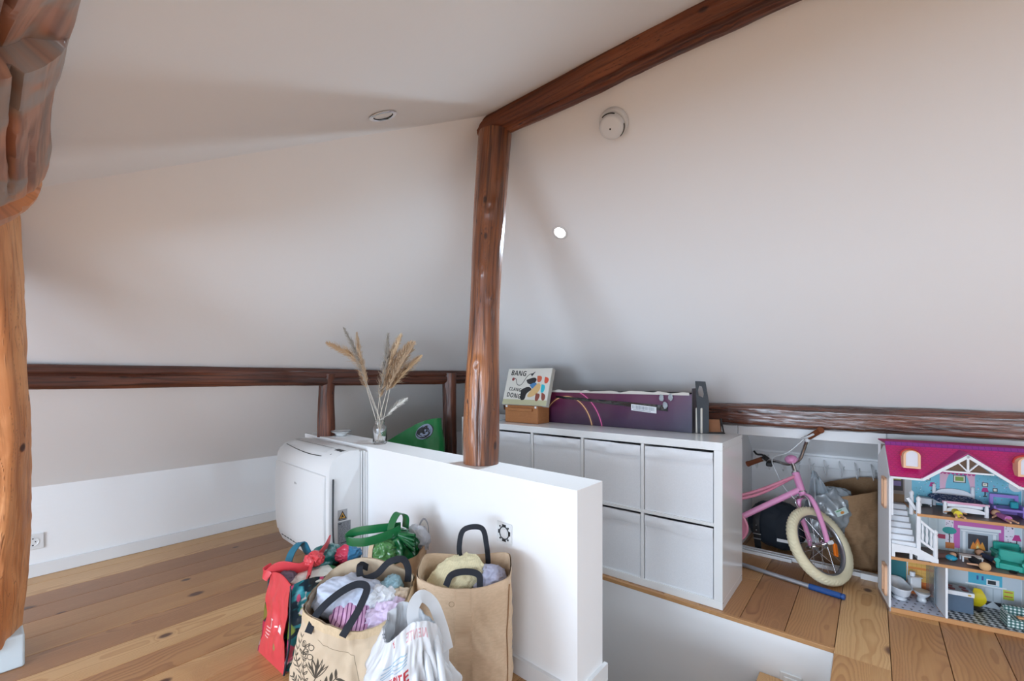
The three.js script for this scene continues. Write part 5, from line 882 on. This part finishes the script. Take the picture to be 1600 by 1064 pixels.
  wallPrint('living_room_print', canvasTex(1024, 420, (c, w, h) => {
    c.fillStyle = '#c9dbe2'; c.fillRect(0, 0, w, h); c.fillStyle = '#9db5c0'; for (let i = 0; i < 14; i++) c.fillRect(i * 74, 0, 4, h);
    c.fillStyle = '#c869b4'; c.fillRect(560, 20, 350, h - 60); c.fillStyle = '#b9c6cf'; c.fillRect(605, 160, 270, h - 160); c.fillStyle = '#e4eaee'; c.fillRect(590, 150, 300, 28); c.fillRect(615, 190, 250, 12); c.fillRect(625, 206, 20, h - 206); c.fillRect(836, 206, 20, h - 206); c.fillStyle = '#3c3f48'; c.fillRect(662, 222, 140, 150);
    for (const [x, y, k, col] of [[730, 368, 1.0, '#d9742c'], [730, 369, 0.7, '#f2b24a'], [700, 370, 0.7, '#e08a34'], [762, 370, 0.75, '#e9a040'], [730, 370, 0.4, '#fbe6a8']]) { c.fillStyle = col; c.beginPath(); c.moveTo(x - 30 * k, y); c.quadraticCurveTo(x - 24 * k, y - 50 * k, x, y - 110 * k); c.quadraticCurveTo(x + 26 * k, y - 46 * k, x + 30 * k, y); c.fill(); }
    c.fillStyle = '#e9e2ee'; c.fillRect(500, 30, 60, h - 80); c.fillRect(912, 30, 66, h - 80); seed(5); c.fillStyle = '#3e3a58'; for (let i = 0; i < 60; i++) { c.fillRect((i & 1 ? 503 : 916) + rnd() * 52, 35 + rnd() * 280, 5, 8); }
    c.fillStyle = '#2b9c98'; c.beginPath(); c.ellipse(530, 215, 52, 36, 0, 0, 7); c.fill(); c.fillStyle = '#2a2a2c'; c.fillRect(526, 245, 8, 90); c.fillStyle = '#c9793c'; c.fillRect(500, 335, 66, 60); c.fillStyle = '#b23a5c'; c.fillRect(440, 262, 60, 44);
    c.fillStyle = '#c23a86'; c.beginPath(); c.moveTo(980, 180); c.lineTo(1010, 180); c.lineTo(1024, 236); c.lineTo(962, 236); c.fill(); c.fillStyle = '#2a2a2c'; c.fillRect(990, 236, 7, 150); c.fillStyle = '#2ba29a'; c.fillRect(890, 290, 134, 130);
  }), 0.01, W - 0.01, F1, F2 - 0.014);
  wallPrint('bathroom_print', canvasTex(384, 420, (c, w, h) => { c.fillStyle = '#e6b45c'; c.fillRect(0, 0, w, h); c.strokeStyle = '#d09a44'; c.lineWidth = 3; for (let i = 0; i < 12; i++) { c.beginPath(); c.moveTo(i * 36, 0); c.lineTo(i * 36, h); c.moveTo(0, i * 36); c.lineTo(w, i * 36); c.stroke(); } c.fillStyle = '#e2873a'; c.fillRect(0, 170, w, 20); c.fillStyle = '#d9732e'; c.fillRect(0, 300, w, 120); c.fillStyle = '#2b7d86'; c.fillRect(0, 0, 206, h); c.fillStyle = '#d9dde0'; c.fillRect(210, 0, 10, h); }), 0.01, 0.19, 0.02, F1 - 0.014);
  wallPrint('kitchen_print', canvasTex(640, 460, (c, w, h) => { c.fillStyle = '#c6d2da'; c.fillRect(0, 0, w, h); c.fillStyle = '#4fb3cf'; c.fillRect(270, 130, 240, 120); c.fillStyle = '#e6ecee'; c.fillRect(400, 190, 90, 56); c.fillStyle = '#2c3036'; c.fillRect(410, 200, 56, 36); c.fillStyle = '#3a5a9c'; c.fillRect(330, 170, 14, 40); c.fillRect(366, 170, 14, 40); c.fillStyle = '#e8ecef'; c.fillRect(250, 250, 290, 12); c.strokeStyle = '#9fb0ba'; c.lineWidth = 3; for (const x of [270, 330, 390, 450]) c.strokeRect(x, 272, 54, 120); c.fillStyle = '#c9d64a'; c.fillRect(516, 266, 74, 90); c.fillStyle = '#c86a4a'; c.fillRect(524, 280, 58, 10); c.fillRect(524, 320, 58, 10); c.fillStyle = '#b04a7a'; c.fillRect(570, 120, 26, 26); c.fillStyle = '#222528'; for (let i = 0; i < 8; i++) { c.beginPath(); c.moveTo(i * 90, 400); c.lineTo(i * 90 + 80, 400); c.lineTo(i * 90 + 40, 440); c.fill(); } }), 0.2, W - 0.01, 0.02, F1 - 0.014);
  part('glass_partition', bb(0.1, 0.215, 0.022, F1 - 0.016, 0.178, 0.181, 0.0003), phys({ color: 0xdfe9ee, transmission: 0.8, roughness: 0.1, thickness: 0 }), H);
  // roof: printed panel with a gable cut out
  const rise = TOP - EAVE, S = Math.hypot(rise, SET + 0.02), tilt = Math.atan2(SET + 0.02, rise);
  const shingle = canvasTex(1024, 384, (c, w, h) => {
    c.fillStyle = '#c41d66'; c.fillRect(0, 0, w, h); seed(21);
    for (let r = 0; r < 15; r++) for (let i = -1; i < 30; i++) { c.fillStyle = `rgba(${130 + rnd() * 40},${10 + rnd() * 30},${90 + rnd() * 40},0.22)`; c.beginPath(); c.roundRect(i * 36 + (r & 1) * 18, 44 + r * 23, 34, 22, 8); c.fill(); c.strokeStyle = 'rgba(110,10,70,0.45)'; c.lineWidth = 2; c.stroke(); }
    c.fillStyle = '#8c2a86'; c.fillRect(0, 0, w, 44); c.strokeStyle = '#6a1e6e'; c.lineWidth = 4; for (let i = 0; i < 26; i++) c.strokeRect(i * 40, 4, 40, 36);
  });
  const sy = (y) => (y - EAVE) / rise * S, roofShape = [[0, 0], [0.112, 0], [0.252, sy(0.735)], [0.40, 0], [W, 0], [W, S], [0, S]];
  const roofG = extr(roofShape, 0.005); { const p = roofG.attributes.position, uv = roofG.attributes.uv; for (let i = 0; i < p.count; i++) uv.setXY(i, p.getX(i) / W, p.getY(i) / S); }
  const roof = part('roof_panel', roofG, std({ map: shingle, roughness: 0.35 }), H, [-0.02, EAVE, 0], null, 'pink printed shingle roof');
  // panel plane: local x along the front, local y up the slope
  roof.rotation.set(0, 0, 0); roof.matrixAutoUpdate = true;
  roof.quaternion.setFromRotationMatrix(new THREE.Matrix4().makeBasis(V(0, 0, 1), V(Math.sin(tilt), Math.cos(tilt), 0), V(-Math.cos(tilt), Math.sin(tilt), 0)));
  part('rear_roof', bb(SET, D, TOP - 0.008, TOP - 0.002, 0, W, 0.001), std({ color: 0xb0246a, roughness: 0.5 }), H);
  const board = (a, b, w, n, x = -0.028) => { const dx = b[0] - a[0], dy = b[1] - a[1], l = Math.hypot(dx, dy); const m = part(n, rb(0.01, w, l, 0.001), white, H, [x, (a[1] + b[1]) / 2, (a[0] + b[0]) / 2], [-Math.atan2(dy, dx), 0, 0]); return m; };
  board([0.108, 0.617], [0.256, 0.734], 0.013, 'bargeboard'); board([0.248, 0.734], [0.404, 0.618], 0.013, 'bargeboard'); board([0, 0.6155], [0.114, 0.6155], 0.009, 'eave_board', -0.022); board([0.398, 0.6155], [W, 0.6155], 0.009, 'eave_board', -0.022);
  board([0.175, 0.662], [0.33, 0.662], 0.007, 'truss_beam'); board([0.252, 0.662], [0.252, 0.728], 0.007, 'truss_strut'); board([0.252, 0.665], [0.222, 0.702], 0.005, 'truss_strut'); board([0.252, 0.665], [0.283, 0.702], 0.005, 'truss_strut');
  const ax = -0.02 + (0.735 - EAVE) / rise * (SET + 0.02);
  for (const [w0, w1] of [[0.106, 0.252], [0.404, 0.252]]) part('gable_roof', slab([[-0.034, 0.6225, w0], [-0.034, 0.742, w1], [ax + 0.004, 0.742, w1]], [0, 0.004, 0]), std({ color: 0xa62a72, roughness: 0.45 }), H);
  part('truss_back', extr([[0.18, 0.665], [0.325, 0.665], [0.252, 0.724]], 0.003).rotateY(-Math.PI / 2).translate(-0.02, 0, 0), std({ color: 0x6b5240, roughness: 0.7 }), H);
  for (const zc of [0.075, 0.43]) {
    const arch = (w, h0, h1) => { const q = [[-w, 0], [w, 0], [w, h0]]; for (let i = 0; i <= 12; i++) { const a = i / 12 * Math.PI; q.push([Math.cos(a) * w, h0 + Math.sin(a) * (h1 - h0)]); } return q; };
    const d = part('dormer_window', extr(arch(0.029, 0.055, 0.078), 0.045, 0, [arch(0.021, 0.05, 0.068).map(([x, y]) => [x, y + 0.008]).reverse()]).rotateY(-Math.PI / 2), peach, H, [0.022, 0.662, zc], null, 'peach arched dormer frame');
    part('pane', extr(arch(0.022, 0.05, 0.070), 0.002).rotateY(-Math.PI / 2).translate(-0.036, 0.006, 0), std({ color: 0xdfe0ea, roughness: 0.3 }), d);
    part('dormer_roof', tube([[-0.01, 0.05, -0.031], [-0.012, 0.07, -0.024], [-0.014, 0.081, 0], [-0.012, 0.07, 0.024], [-0.01, 0.05, 0.031]], 0.005, 24, 6), std({ color: 0xc22a2a, roughness: 0.5 }), d);
  }
  for (const [y0, y1, x0, x1] of [[0.46, 0.60, 0.03, 0.09], [0.06, 0.2, 0.02, 0.08]]) { const f = part('side_window', merge([bb(x0, x1, y0, y0 + 0.012, -0.012, 0), bb(x0, x1, y1 - 0.012, y1, -0.012, 0), bb(x0, x0 + 0.01, y0, y1, -0.012, 0), bb(x1 - 0.01, x1, y0, y1, -0.012, 0)]), peach, H, null, null, 'peach side window frame'); part('pane', bb(x0, x1, y0, y1, -0.003, -0.001), white, f); }
  // stairs
  for (let i = 0; i < 7; i++) part('stair_step', bb(0.012 + i * 0.026, 0.214, 0.30 + i * 0.022, 0.323 + i * 0.022, 0.012, 0.096, 0.001), white, H);
  part('stair_landing', bb(0.006, 0.214, 0.288, 0.30, 0.012, 0.1, 0.001), white, H);
  for (let i = 0; i < 3; i++) part('stair_step', bb(0.008, 0.055, F1 + 0.0005, 0.29 - i * 0.012, 0.1 + i * 0.02, 0.12 + i * 0.02, 0.001), white, H);
  part('stair_stringer', extr([[0.01, F1 + 0.001], [0.022, F1 + 0.001], [0.022, 0.275], [0.08, 0.278], [0.148, 0.2525], [0.168, 0.2525], [0.168, 0.27], [0.10, 0.306], [0.01, 0.312]], 0.006).rotateY(-Math.PI / 2).translate(0.006, 0, 0), white, H);
  part('stair_post', bb(-0.001, 0.009, F1 + 0.001, 0.29, 0.072, 0.082, 0.001), white, H);
  const newel = (x, z, y0, y1) => part('newel_post', lathe([[0, 0], [0.0085, 0], [0.0085, y1 - y0 - 0.028], [0.006, y1 - y0 - 0.024], [0.0085, y1 - y0 - 0.018], [0.009, y1 - y0 - 0.01], [0.006, y1 - y0 - 0.003], [0, y1 - y0]], 16), white, H, [x, y0, z]);
  newel(0.055, 0.09, F2 - 0.02, 0.55); newel(0.01, 0.104, 0.44, 0.535); newel(0.01, 0.16, 0.265, 0.395); part('newel_post', bb(0.002, 0.016, 0.29, 0.452, 0.096, 0.11, 0.001), white, H);
  board([0.104, 0.432], [0.162, 0.378], 0.01, 'hand_rail', 0.01); board([0.104, 0.345], [0.162, 0.30], 0.01, 'lower_rail', 0.01); board([0.07, 0.52], [0.1, 0.47], 0.012, 'hand_rail', 0.03);
  [0.118, 0.132, 0.146].forEach((z, i) => part('baluster', lathe([[0.002, 0], [0.004, 0.012], [0.0055, 0.03], [0.003, 0.045], [0.0045, 0.06], [0.002, 0.085]], 12), white, H, [0.01, 0.335 - i * 0.011, z]));

  // ------------------------------------------------------------ furniture and dolls standing in the house
  const put = (name, label, cat, x, y, z, turn = 0, group) => thing(name, label, cat, wp(x, y, z), TURN + turn, group);
  const blanketT = canvasTex(256, 256, (c) => { c.fillStyle = '#33456e'; c.fillRect(0, 0, 256, 256); seed(3); for (let i = 0; i < 260; i++) { c.fillStyle = ['#c9d2e4', '#7e93bd', '#e8ecf4'][i % 3]; c.beginPath(); c.arc(rnd() * 256, rnd() * 256, rr(2, 6), 0, 7); c.fill(); } });
  {
    const b = put('toy_bed', 'white toy bed with a dark blue patterned blanket upstairs', 'toy bed', 0.128, F2 + 0.0005, 0.27);
    const arch = (w, h0, h1) => { const q = [[-w, 0.012], [w, 0.012], [w, h0]]; for (let i = 1; i < 10; i++) { const a = i / 10 * Math.PI; q.push([Math.cos(a) * w, h0 + Math.sin(a) * (h1 - h0)]); } q.push([-w, h0]); return q; };
    part('headboard', extr(arch(0.062, 0.06, 0.085), 0.008).rotateY(-Math.PI / 2).translate(0.082, 0, 0), white, b);
    part('footboard', extr(arch(0.062, 0.018, 0.034), 0.008).rotateY(-Math.PI / 2).translate(-0.064, 0, 0), white, b);
    for (const z of [-0.066, 0.066]) { part('bed_post', lathe([[0, 0], [0.007, 0], [0.007, 0.085], [0.005, 0.09], [0.0075, 0.097], [0, 0.102]], 12), white, b, [0.078, 0, z]); part('bed_post', lathe([[0, 0], [0.007, 0], [0.007, 0.04], [0.005, 0.043], [0.0075, 0.05], [0, 0.054]], 12), white, b, [-0.068, 0, z]); }
    part('mattress', bb(-0.06, 0.075, 0.028, 0.048, -0.06, 0.06, 0.006), white, b);
    part('blanket', thick(30, 20, (u, v) => [-0.066 + u * 0.135, 0.056 + 0.004 * n3(u * 4, v * 4, 1, 2) - 0.012 * Math.max(0, Math.abs(v - 0.5) * 2 - 0.85) * 6, -0.078 + v * 0.156 - 0.012 * u], 0.003), std({ map: blanketT, roughness: 0.9, side: THREE.DoubleSide }), b);
    part('blanket_trim', thick(20, 2, (u, v) => [-0.069 + 0.004 * v, 0.046 + v * 0.009, -0.074 + u * 0.15], 0.002), std({ color: 0xe0a8c0, roughness: 0.8 }), b);
  }
  { const b = put('toy_nightstand', 'small white toy nightstand beside the toy bed', 'toy nightstand', 0.175, F2 + 0.0005, 0.165); part('top', bb(-0.02, 0.02, 0.034, 0.038, -0.024, 0.024), white, b); part('body', bb(-0.017, 0.017, 0.01, 0.034, -0.02, 0.02), white, b); for (const [x, z] of [[-0.014, -0.017], [-0.014, 0.017], [0.014, -0.017], [0.014, 0.017]]) part('leg', bb(x - 0.003, x + 0.003, 0, 0.01, z - 0.003, z + 0.003), white, b); }
  const purple = std({ color: 0x9a80d0, roughness: 0.4 });
  { const b = put('toy_vanity', 'purple toy bench with a framed back at the bedroom side', 'toy furniture', 0.15, F2 + 0.0005, 0.425); part('frame', extr([[-0.045, 0], [0.045, 0], [0.045, 0.085], [-0.045, 0.085]], 0.008, 0, [[[-0.033, 0.035], [-0.033, 0.072], [0.033, 0.072], [0.033, 0.035]]]).rotateY(-Math.PI / 2).translate(0.03, 0, 0), purple, b); part('seat', bb(-0.03, 0.022, 0.022, 0.034, -0.045, 0.045, 0.004), purple, b); part('arm_rest', bb(-0.03, 0.022, 0.0, 0.05, 0.04, 0.048, 0.003), purple, b); part('arm_rest', bb(-0.03, 0.022, 0.0, 0.044, -0.048, -0.04, 0.003), purple, b); part('cushion', bx(0.02, 0.03, 0.025, -0.005, 0.05, 0.022, 0.006, 2), std({ color: 0x2a9aa8, roughness: 0.8 }), b); }
  function doll(name, label, x, y, z, turn, dress, hair, s = 1) {
    const b = put(name, label, 'doll', x, y, z, turn, 'dolls lying in the dollhouse'), skin = std({ color: 0xd9a987, roughness: 0.6 });
    const limb = (a, c, r) => rod(a.map((q) => q * s), c.map((q) => q * s), r * s, r * 0.75 * s, 8);
    part('body', merge([new THREE.SphereGeometry(0.0155 * s, 16, 12).translate(0, 0.0165 * s, 0.045 * s), limb([0, 0.014, 0.03], [0, 0.014, -0.03], 0.009), limb([0.008, 0.012, 0.025], [0.035, 0.007, 0.0], 0.0042), limb([-0.008, 0.012, 0.025], [-0.035, 0.008, 0.008], 0.0042), limb([0.006, 0.011, -0.025], [0.012, 0.007, -0.07], 0.005), limb([-0.006, 0.011, -0.025], [-0.014, 0.007, -0.068], 0.005)]), skin, b);
    part('dress', merge([rod([0, 0.014 * s, 0.03 * s], [0, 0.013 * s, -0.035 * s], 0.0105 * s, 0.0135 * s, 14)]), std({ color: dress, roughness: 0.8 }), b);
    part('hair', new THREE.SphereGeometry(0.0168 * s, 16, 10, 0, 6.3, 0, 1.7).rotateX(1.9).translate(0, 0.0172 * s, 0.047 * s), std({ color: hair, roughness: 0.9 }), b);
  }
  doll('doll', 'doll in a yellow dress lying at the foot of the toy bed', 0.045, F2 + 0.0006, 0.235, 1.5, 0xe0cf3a, 0xc9a05a, 1.05);
  doll('doll', 'doll in pink and lilac clothes lying beside the purple toy bench', 0.06, F2 + 0.0006, 0.385, 1.75, 0xb76aa8, 0xb5556a, 0.95);
  doll('doll', 'doll in black clothes lying before the toy coffee table', 0.048, F1 + 0.0006, 0.305, -1.45, 0x202126, 0xd2ab7c, 1.1);
  doll('doll', 'doll in dark blue clothes lying behind the toy coffee table', 0.15, F1 + 0.0006, 0.37, 1.9, 0x3d4a66, 0x9a7a52, 1.0);
  doll('doll', 'doll in brown clothes by the foot of the toy stairs', 0.085, F1 + 0.0006, 0.205, 0.4, 0x6a4a44, 0x3a2a22, 0.9);
  { const tq = std({ color: 0x22a594, roughness: 0.45 });
    for (const [x, z, k, lab, tn] of [[0.075, 0.415, 1, 'turquoise toy armchair with rounded arms in the living room', -0.35], [0.165, 0.44, 1.1, 'turquoise toy sofa against the living room wall', 0]]) { const b = put('toy_armchair', lab, 'toy chair', x, F1 + 0.0005, z, tn); part('seat', bb(-0.03 * k, 0.025 * k, 0, 0.026 * k, -0.035 * k, 0.035 * k, 0.005), tq, b); part('backrest', bx(0.014, 0.07 * k, 0.075 * k, 0.03 * k, 0.036 * k, 0, 0.006, 3), tq, b); for (const s of [-1, 1]) part('arm_rest', merge([bb(-0.032 * k, 0.03 * k, 0, 0.034 * k, s * 0.038 * k - 0.006, s * 0.038 * k + 0.006, 0.004), rod([-0.034 * k, 0.036 * k, s * 0.039 * k], [0.03 * k, 0.036 * k, s * 0.039 * k], 0.009, 0.009, 14)]), tq, b); } }
  { const b = put('toy_coffee_table', 'low white toy coffee table in the living room', 'toy table', 0.095, F1 + 0.0005, 0.298); part('table_top', bb(-0.02, 0.02, 0.022, 0.027, -0.035, 0.035), std({ color: 0xe4dfd6, roughness: 0.5 }), b); for (const [x, z] of [[-0.015, -0.03], [-0.015, 0.03], [0.015, -0.03], [0.015, 0.03]]) part('leg', bb(x - 0.003, x + 0.003, 0, 0.022, z - 0.003, z + 0.003), white, b); }
  solo('toy_cushion', crumple(0.018, 0.011, 0.018, 4, 0.2, 1.5, 3), std({ color: 0x2b9fbe, roughness: 0.8 }), 'bright blue toy cushion on the living room floor', 'toy cushion', wp(0.075, F1 + 0.0125, 0.228));
  { const b = put('toy_pan', 'small black toy pan on the living room floor', 'toy pan', 0.03, F1 + 0.0005, 0.405, 0.5); part('pan', lathe([[0, 0], [0.011, 0], [0.0125, 0.006], [0.0115, 0.006], [0.01, 0.002], [0, 0.002]], 18), M.black, b); part('handle', bb(-0.002, 0.002, 0.003, 0.006, 0.012, 0.034), M.black, b); }
  { const b = put('toy_bathtub', 'white footed toy bathtub in the toy bathroom', 'toy bathtub', 0.128, 0.021, 0.062, 0.15); const q = new THREE.LatheGeometry([[0, 0.016], [0.022, 0.018], [0.034, 0.03], [0.04, 0.058], [0.043, 0.064], [0.04, 0.065], [0.036, 0.058], [0.03, 0.034], [0.018, 0.024], [0, 0.023]].map((p) => new THREE.Vector2(...p)), 28); q.scale(1.65, 1, 1); { const p = q.attributes.position; for (let i = 0; i < p.count; i++) if (p.getX(i) > 0) p.setY(i, p.getY(i) * (1 + 0.25 * sstep(0.01, 0.06, p.getX(i)) * sstep(0.03, 0.06, p.getY(i)))); } q.computeVertexNormals(); part('tub', q, phys({ color: 0xdfe2e6, roughness: 0.3, clearcoat: 0.4 }), b); part('foot', lathe([[0, 0], [0.024, 0], [0.026, 0.005], [0.02, 0.01], [0.018, 0.018], [0, 0.018]], 24).scale(1.3, 1, 1), white, b); }
  { const b = put('toy_toilet', 'white toy toilet in the toy bathroom', 'toy toilet', 0.152, 0.021, 0.142, 0.35), cer = phys({ color: 0xe6e8ea, roughness: 0.3, clearcoat: 0.4 }); part('tank', bx(0.024, 0.06, 0.045, 0.035, 0.06, 0, 0.005, 2), cer, b); part('tank_lid', bx(0.03, 0.006, 0.05, 0.034, 0.093, 0, 0.003, 2), cer, b); part('bowl', lathe([[0, 0], [0.016, 0], [0.015, 0.012], [0.012, 0.02], [0.022, 0.032], [0.027, 0.042], [0.026, 0.045], [0, 0.046]], 24).scale(1.35, 1, 1), cer, b, [-0.01, 0, 0]); part('seat_lid', lathe([[0, 0], [0.026, 0], [0.027, 0.003], [0, 0.005]], 24).scale(1.3, 1, 1), std({ color: 0xd8c6b0, roughness: 0.5 }), b, [-0.008, 0.047, 0], [0, 0, -0.12]); part('paper_roll', rod([0.034, 0.098, -0.01], [0.034, 0.118, -0.01], 0.011, 0.011, 16), white, b); }
  { const b = put('toy_stove', 'grey and white toy stove with red burner plates', 'toy stove', 0.13, 0.021, 0.262); part('body', bb(-0.035, 0.035, 0, 0.075, -0.045, 0.045, 0.003), std({ color: 0x55697e, roughness: 0.5 }), b); part('front_strip', bb(-0.038, -0.033, 0.074, 0.092, -0.047, 0.047, 0.002), white, b); part('cook_top', bb(-0.037, 0.036, 0.088, 0.094, -0.047, 0.047, 0.001), std({ color: 0x9aa2aa, roughness: 0.4 }), b); part('upper_body', bb(-0.033, 0.035, 0.075, 0.088, -0.045, 0.045, 0.001), white, b); for (const [x, z] of [[-0.016, -0.022], [-0.016, 0.022], [0.016, -0.022], [0.016, 0.022]]) part('burner', lathe([[0, 0], [0.012, 0], [0.012, 0.0015], [0, 0.0018]], 18), std({ color: 0x7a2c2a, roughness: 0.5 }), b, [x, 0.094, z]); part('knob', bx(0.004, 0.006, 0.01, -0.04, 0.083, 0.03, 0.001), std({ color: 0xd8b23c, roughness: 0.5 }), b); }
  { const b = put('toy_chair', 'yellow curved toy chair behind the toy stove', 'toy chair', 0.16, 0.021, 0.338); const yl = std({ color: 0xd9c41f, roughness: 0.4 }); part('shell', thick(12, 16, (u, v) => [0.012 - 0.03 * Math.sin(v * 2.6) * (1 - v * 0.2), 0.012 + v * 0.085, (u - 0.5) * 0.05 * Math.sin(0.5 + v * 2.2)], 0.005), yl, b); part('base', lathe([[0, 0], [0.018, 0], [0.016, 0.006], [0.006, 0.014], [0, 0.014]], 16), M.black, b); }
  { const plaid = canvasTex(128, 128, (c) => { c.fillStyle = '#e4ece9'; c.fillRect(0, 0, 128, 128); c.fillStyle = 'rgba(24,74,70,0.6)'; for (let i = 0; i < 4; i++) { c.fillRect(i * 32, 0, 16, 128); c.fillRect(0, i * 32, 128, 16); } }); plaid.wrapS = plaid.wrapT = THREE.RepeatWrapping; const pm = std({ map: plaid, roughness: 0.9 }); const b = put('toy_sofa', 'green and white checked toy sofa at the kitchen side', 'toy sofa', 0.07, 0.021, 0.44); part('seat', metric(bb(-0.04, 0.03, 0, 0.035, -0.045, 0.045, 0.006), 0.05), pm, b); part('backrest', metric(bb(0.018, 0.04, 0, 0.07, -0.045, 0.045, 0.006), 0.05), pm, b); part('arm_rest', metric(bb(-0.04, 0.03, 0, 0.055, -0.052, -0.04, 0.005), 0.05), pm, b); part('pillow', bx(0.02, 0.008, 0.03, -0.015, 0.041, 0.0, 0.004, 2), std({ color: 0xd9a072, roughness: 0.8 }), b); }
}
renderer.render(scene, camera);
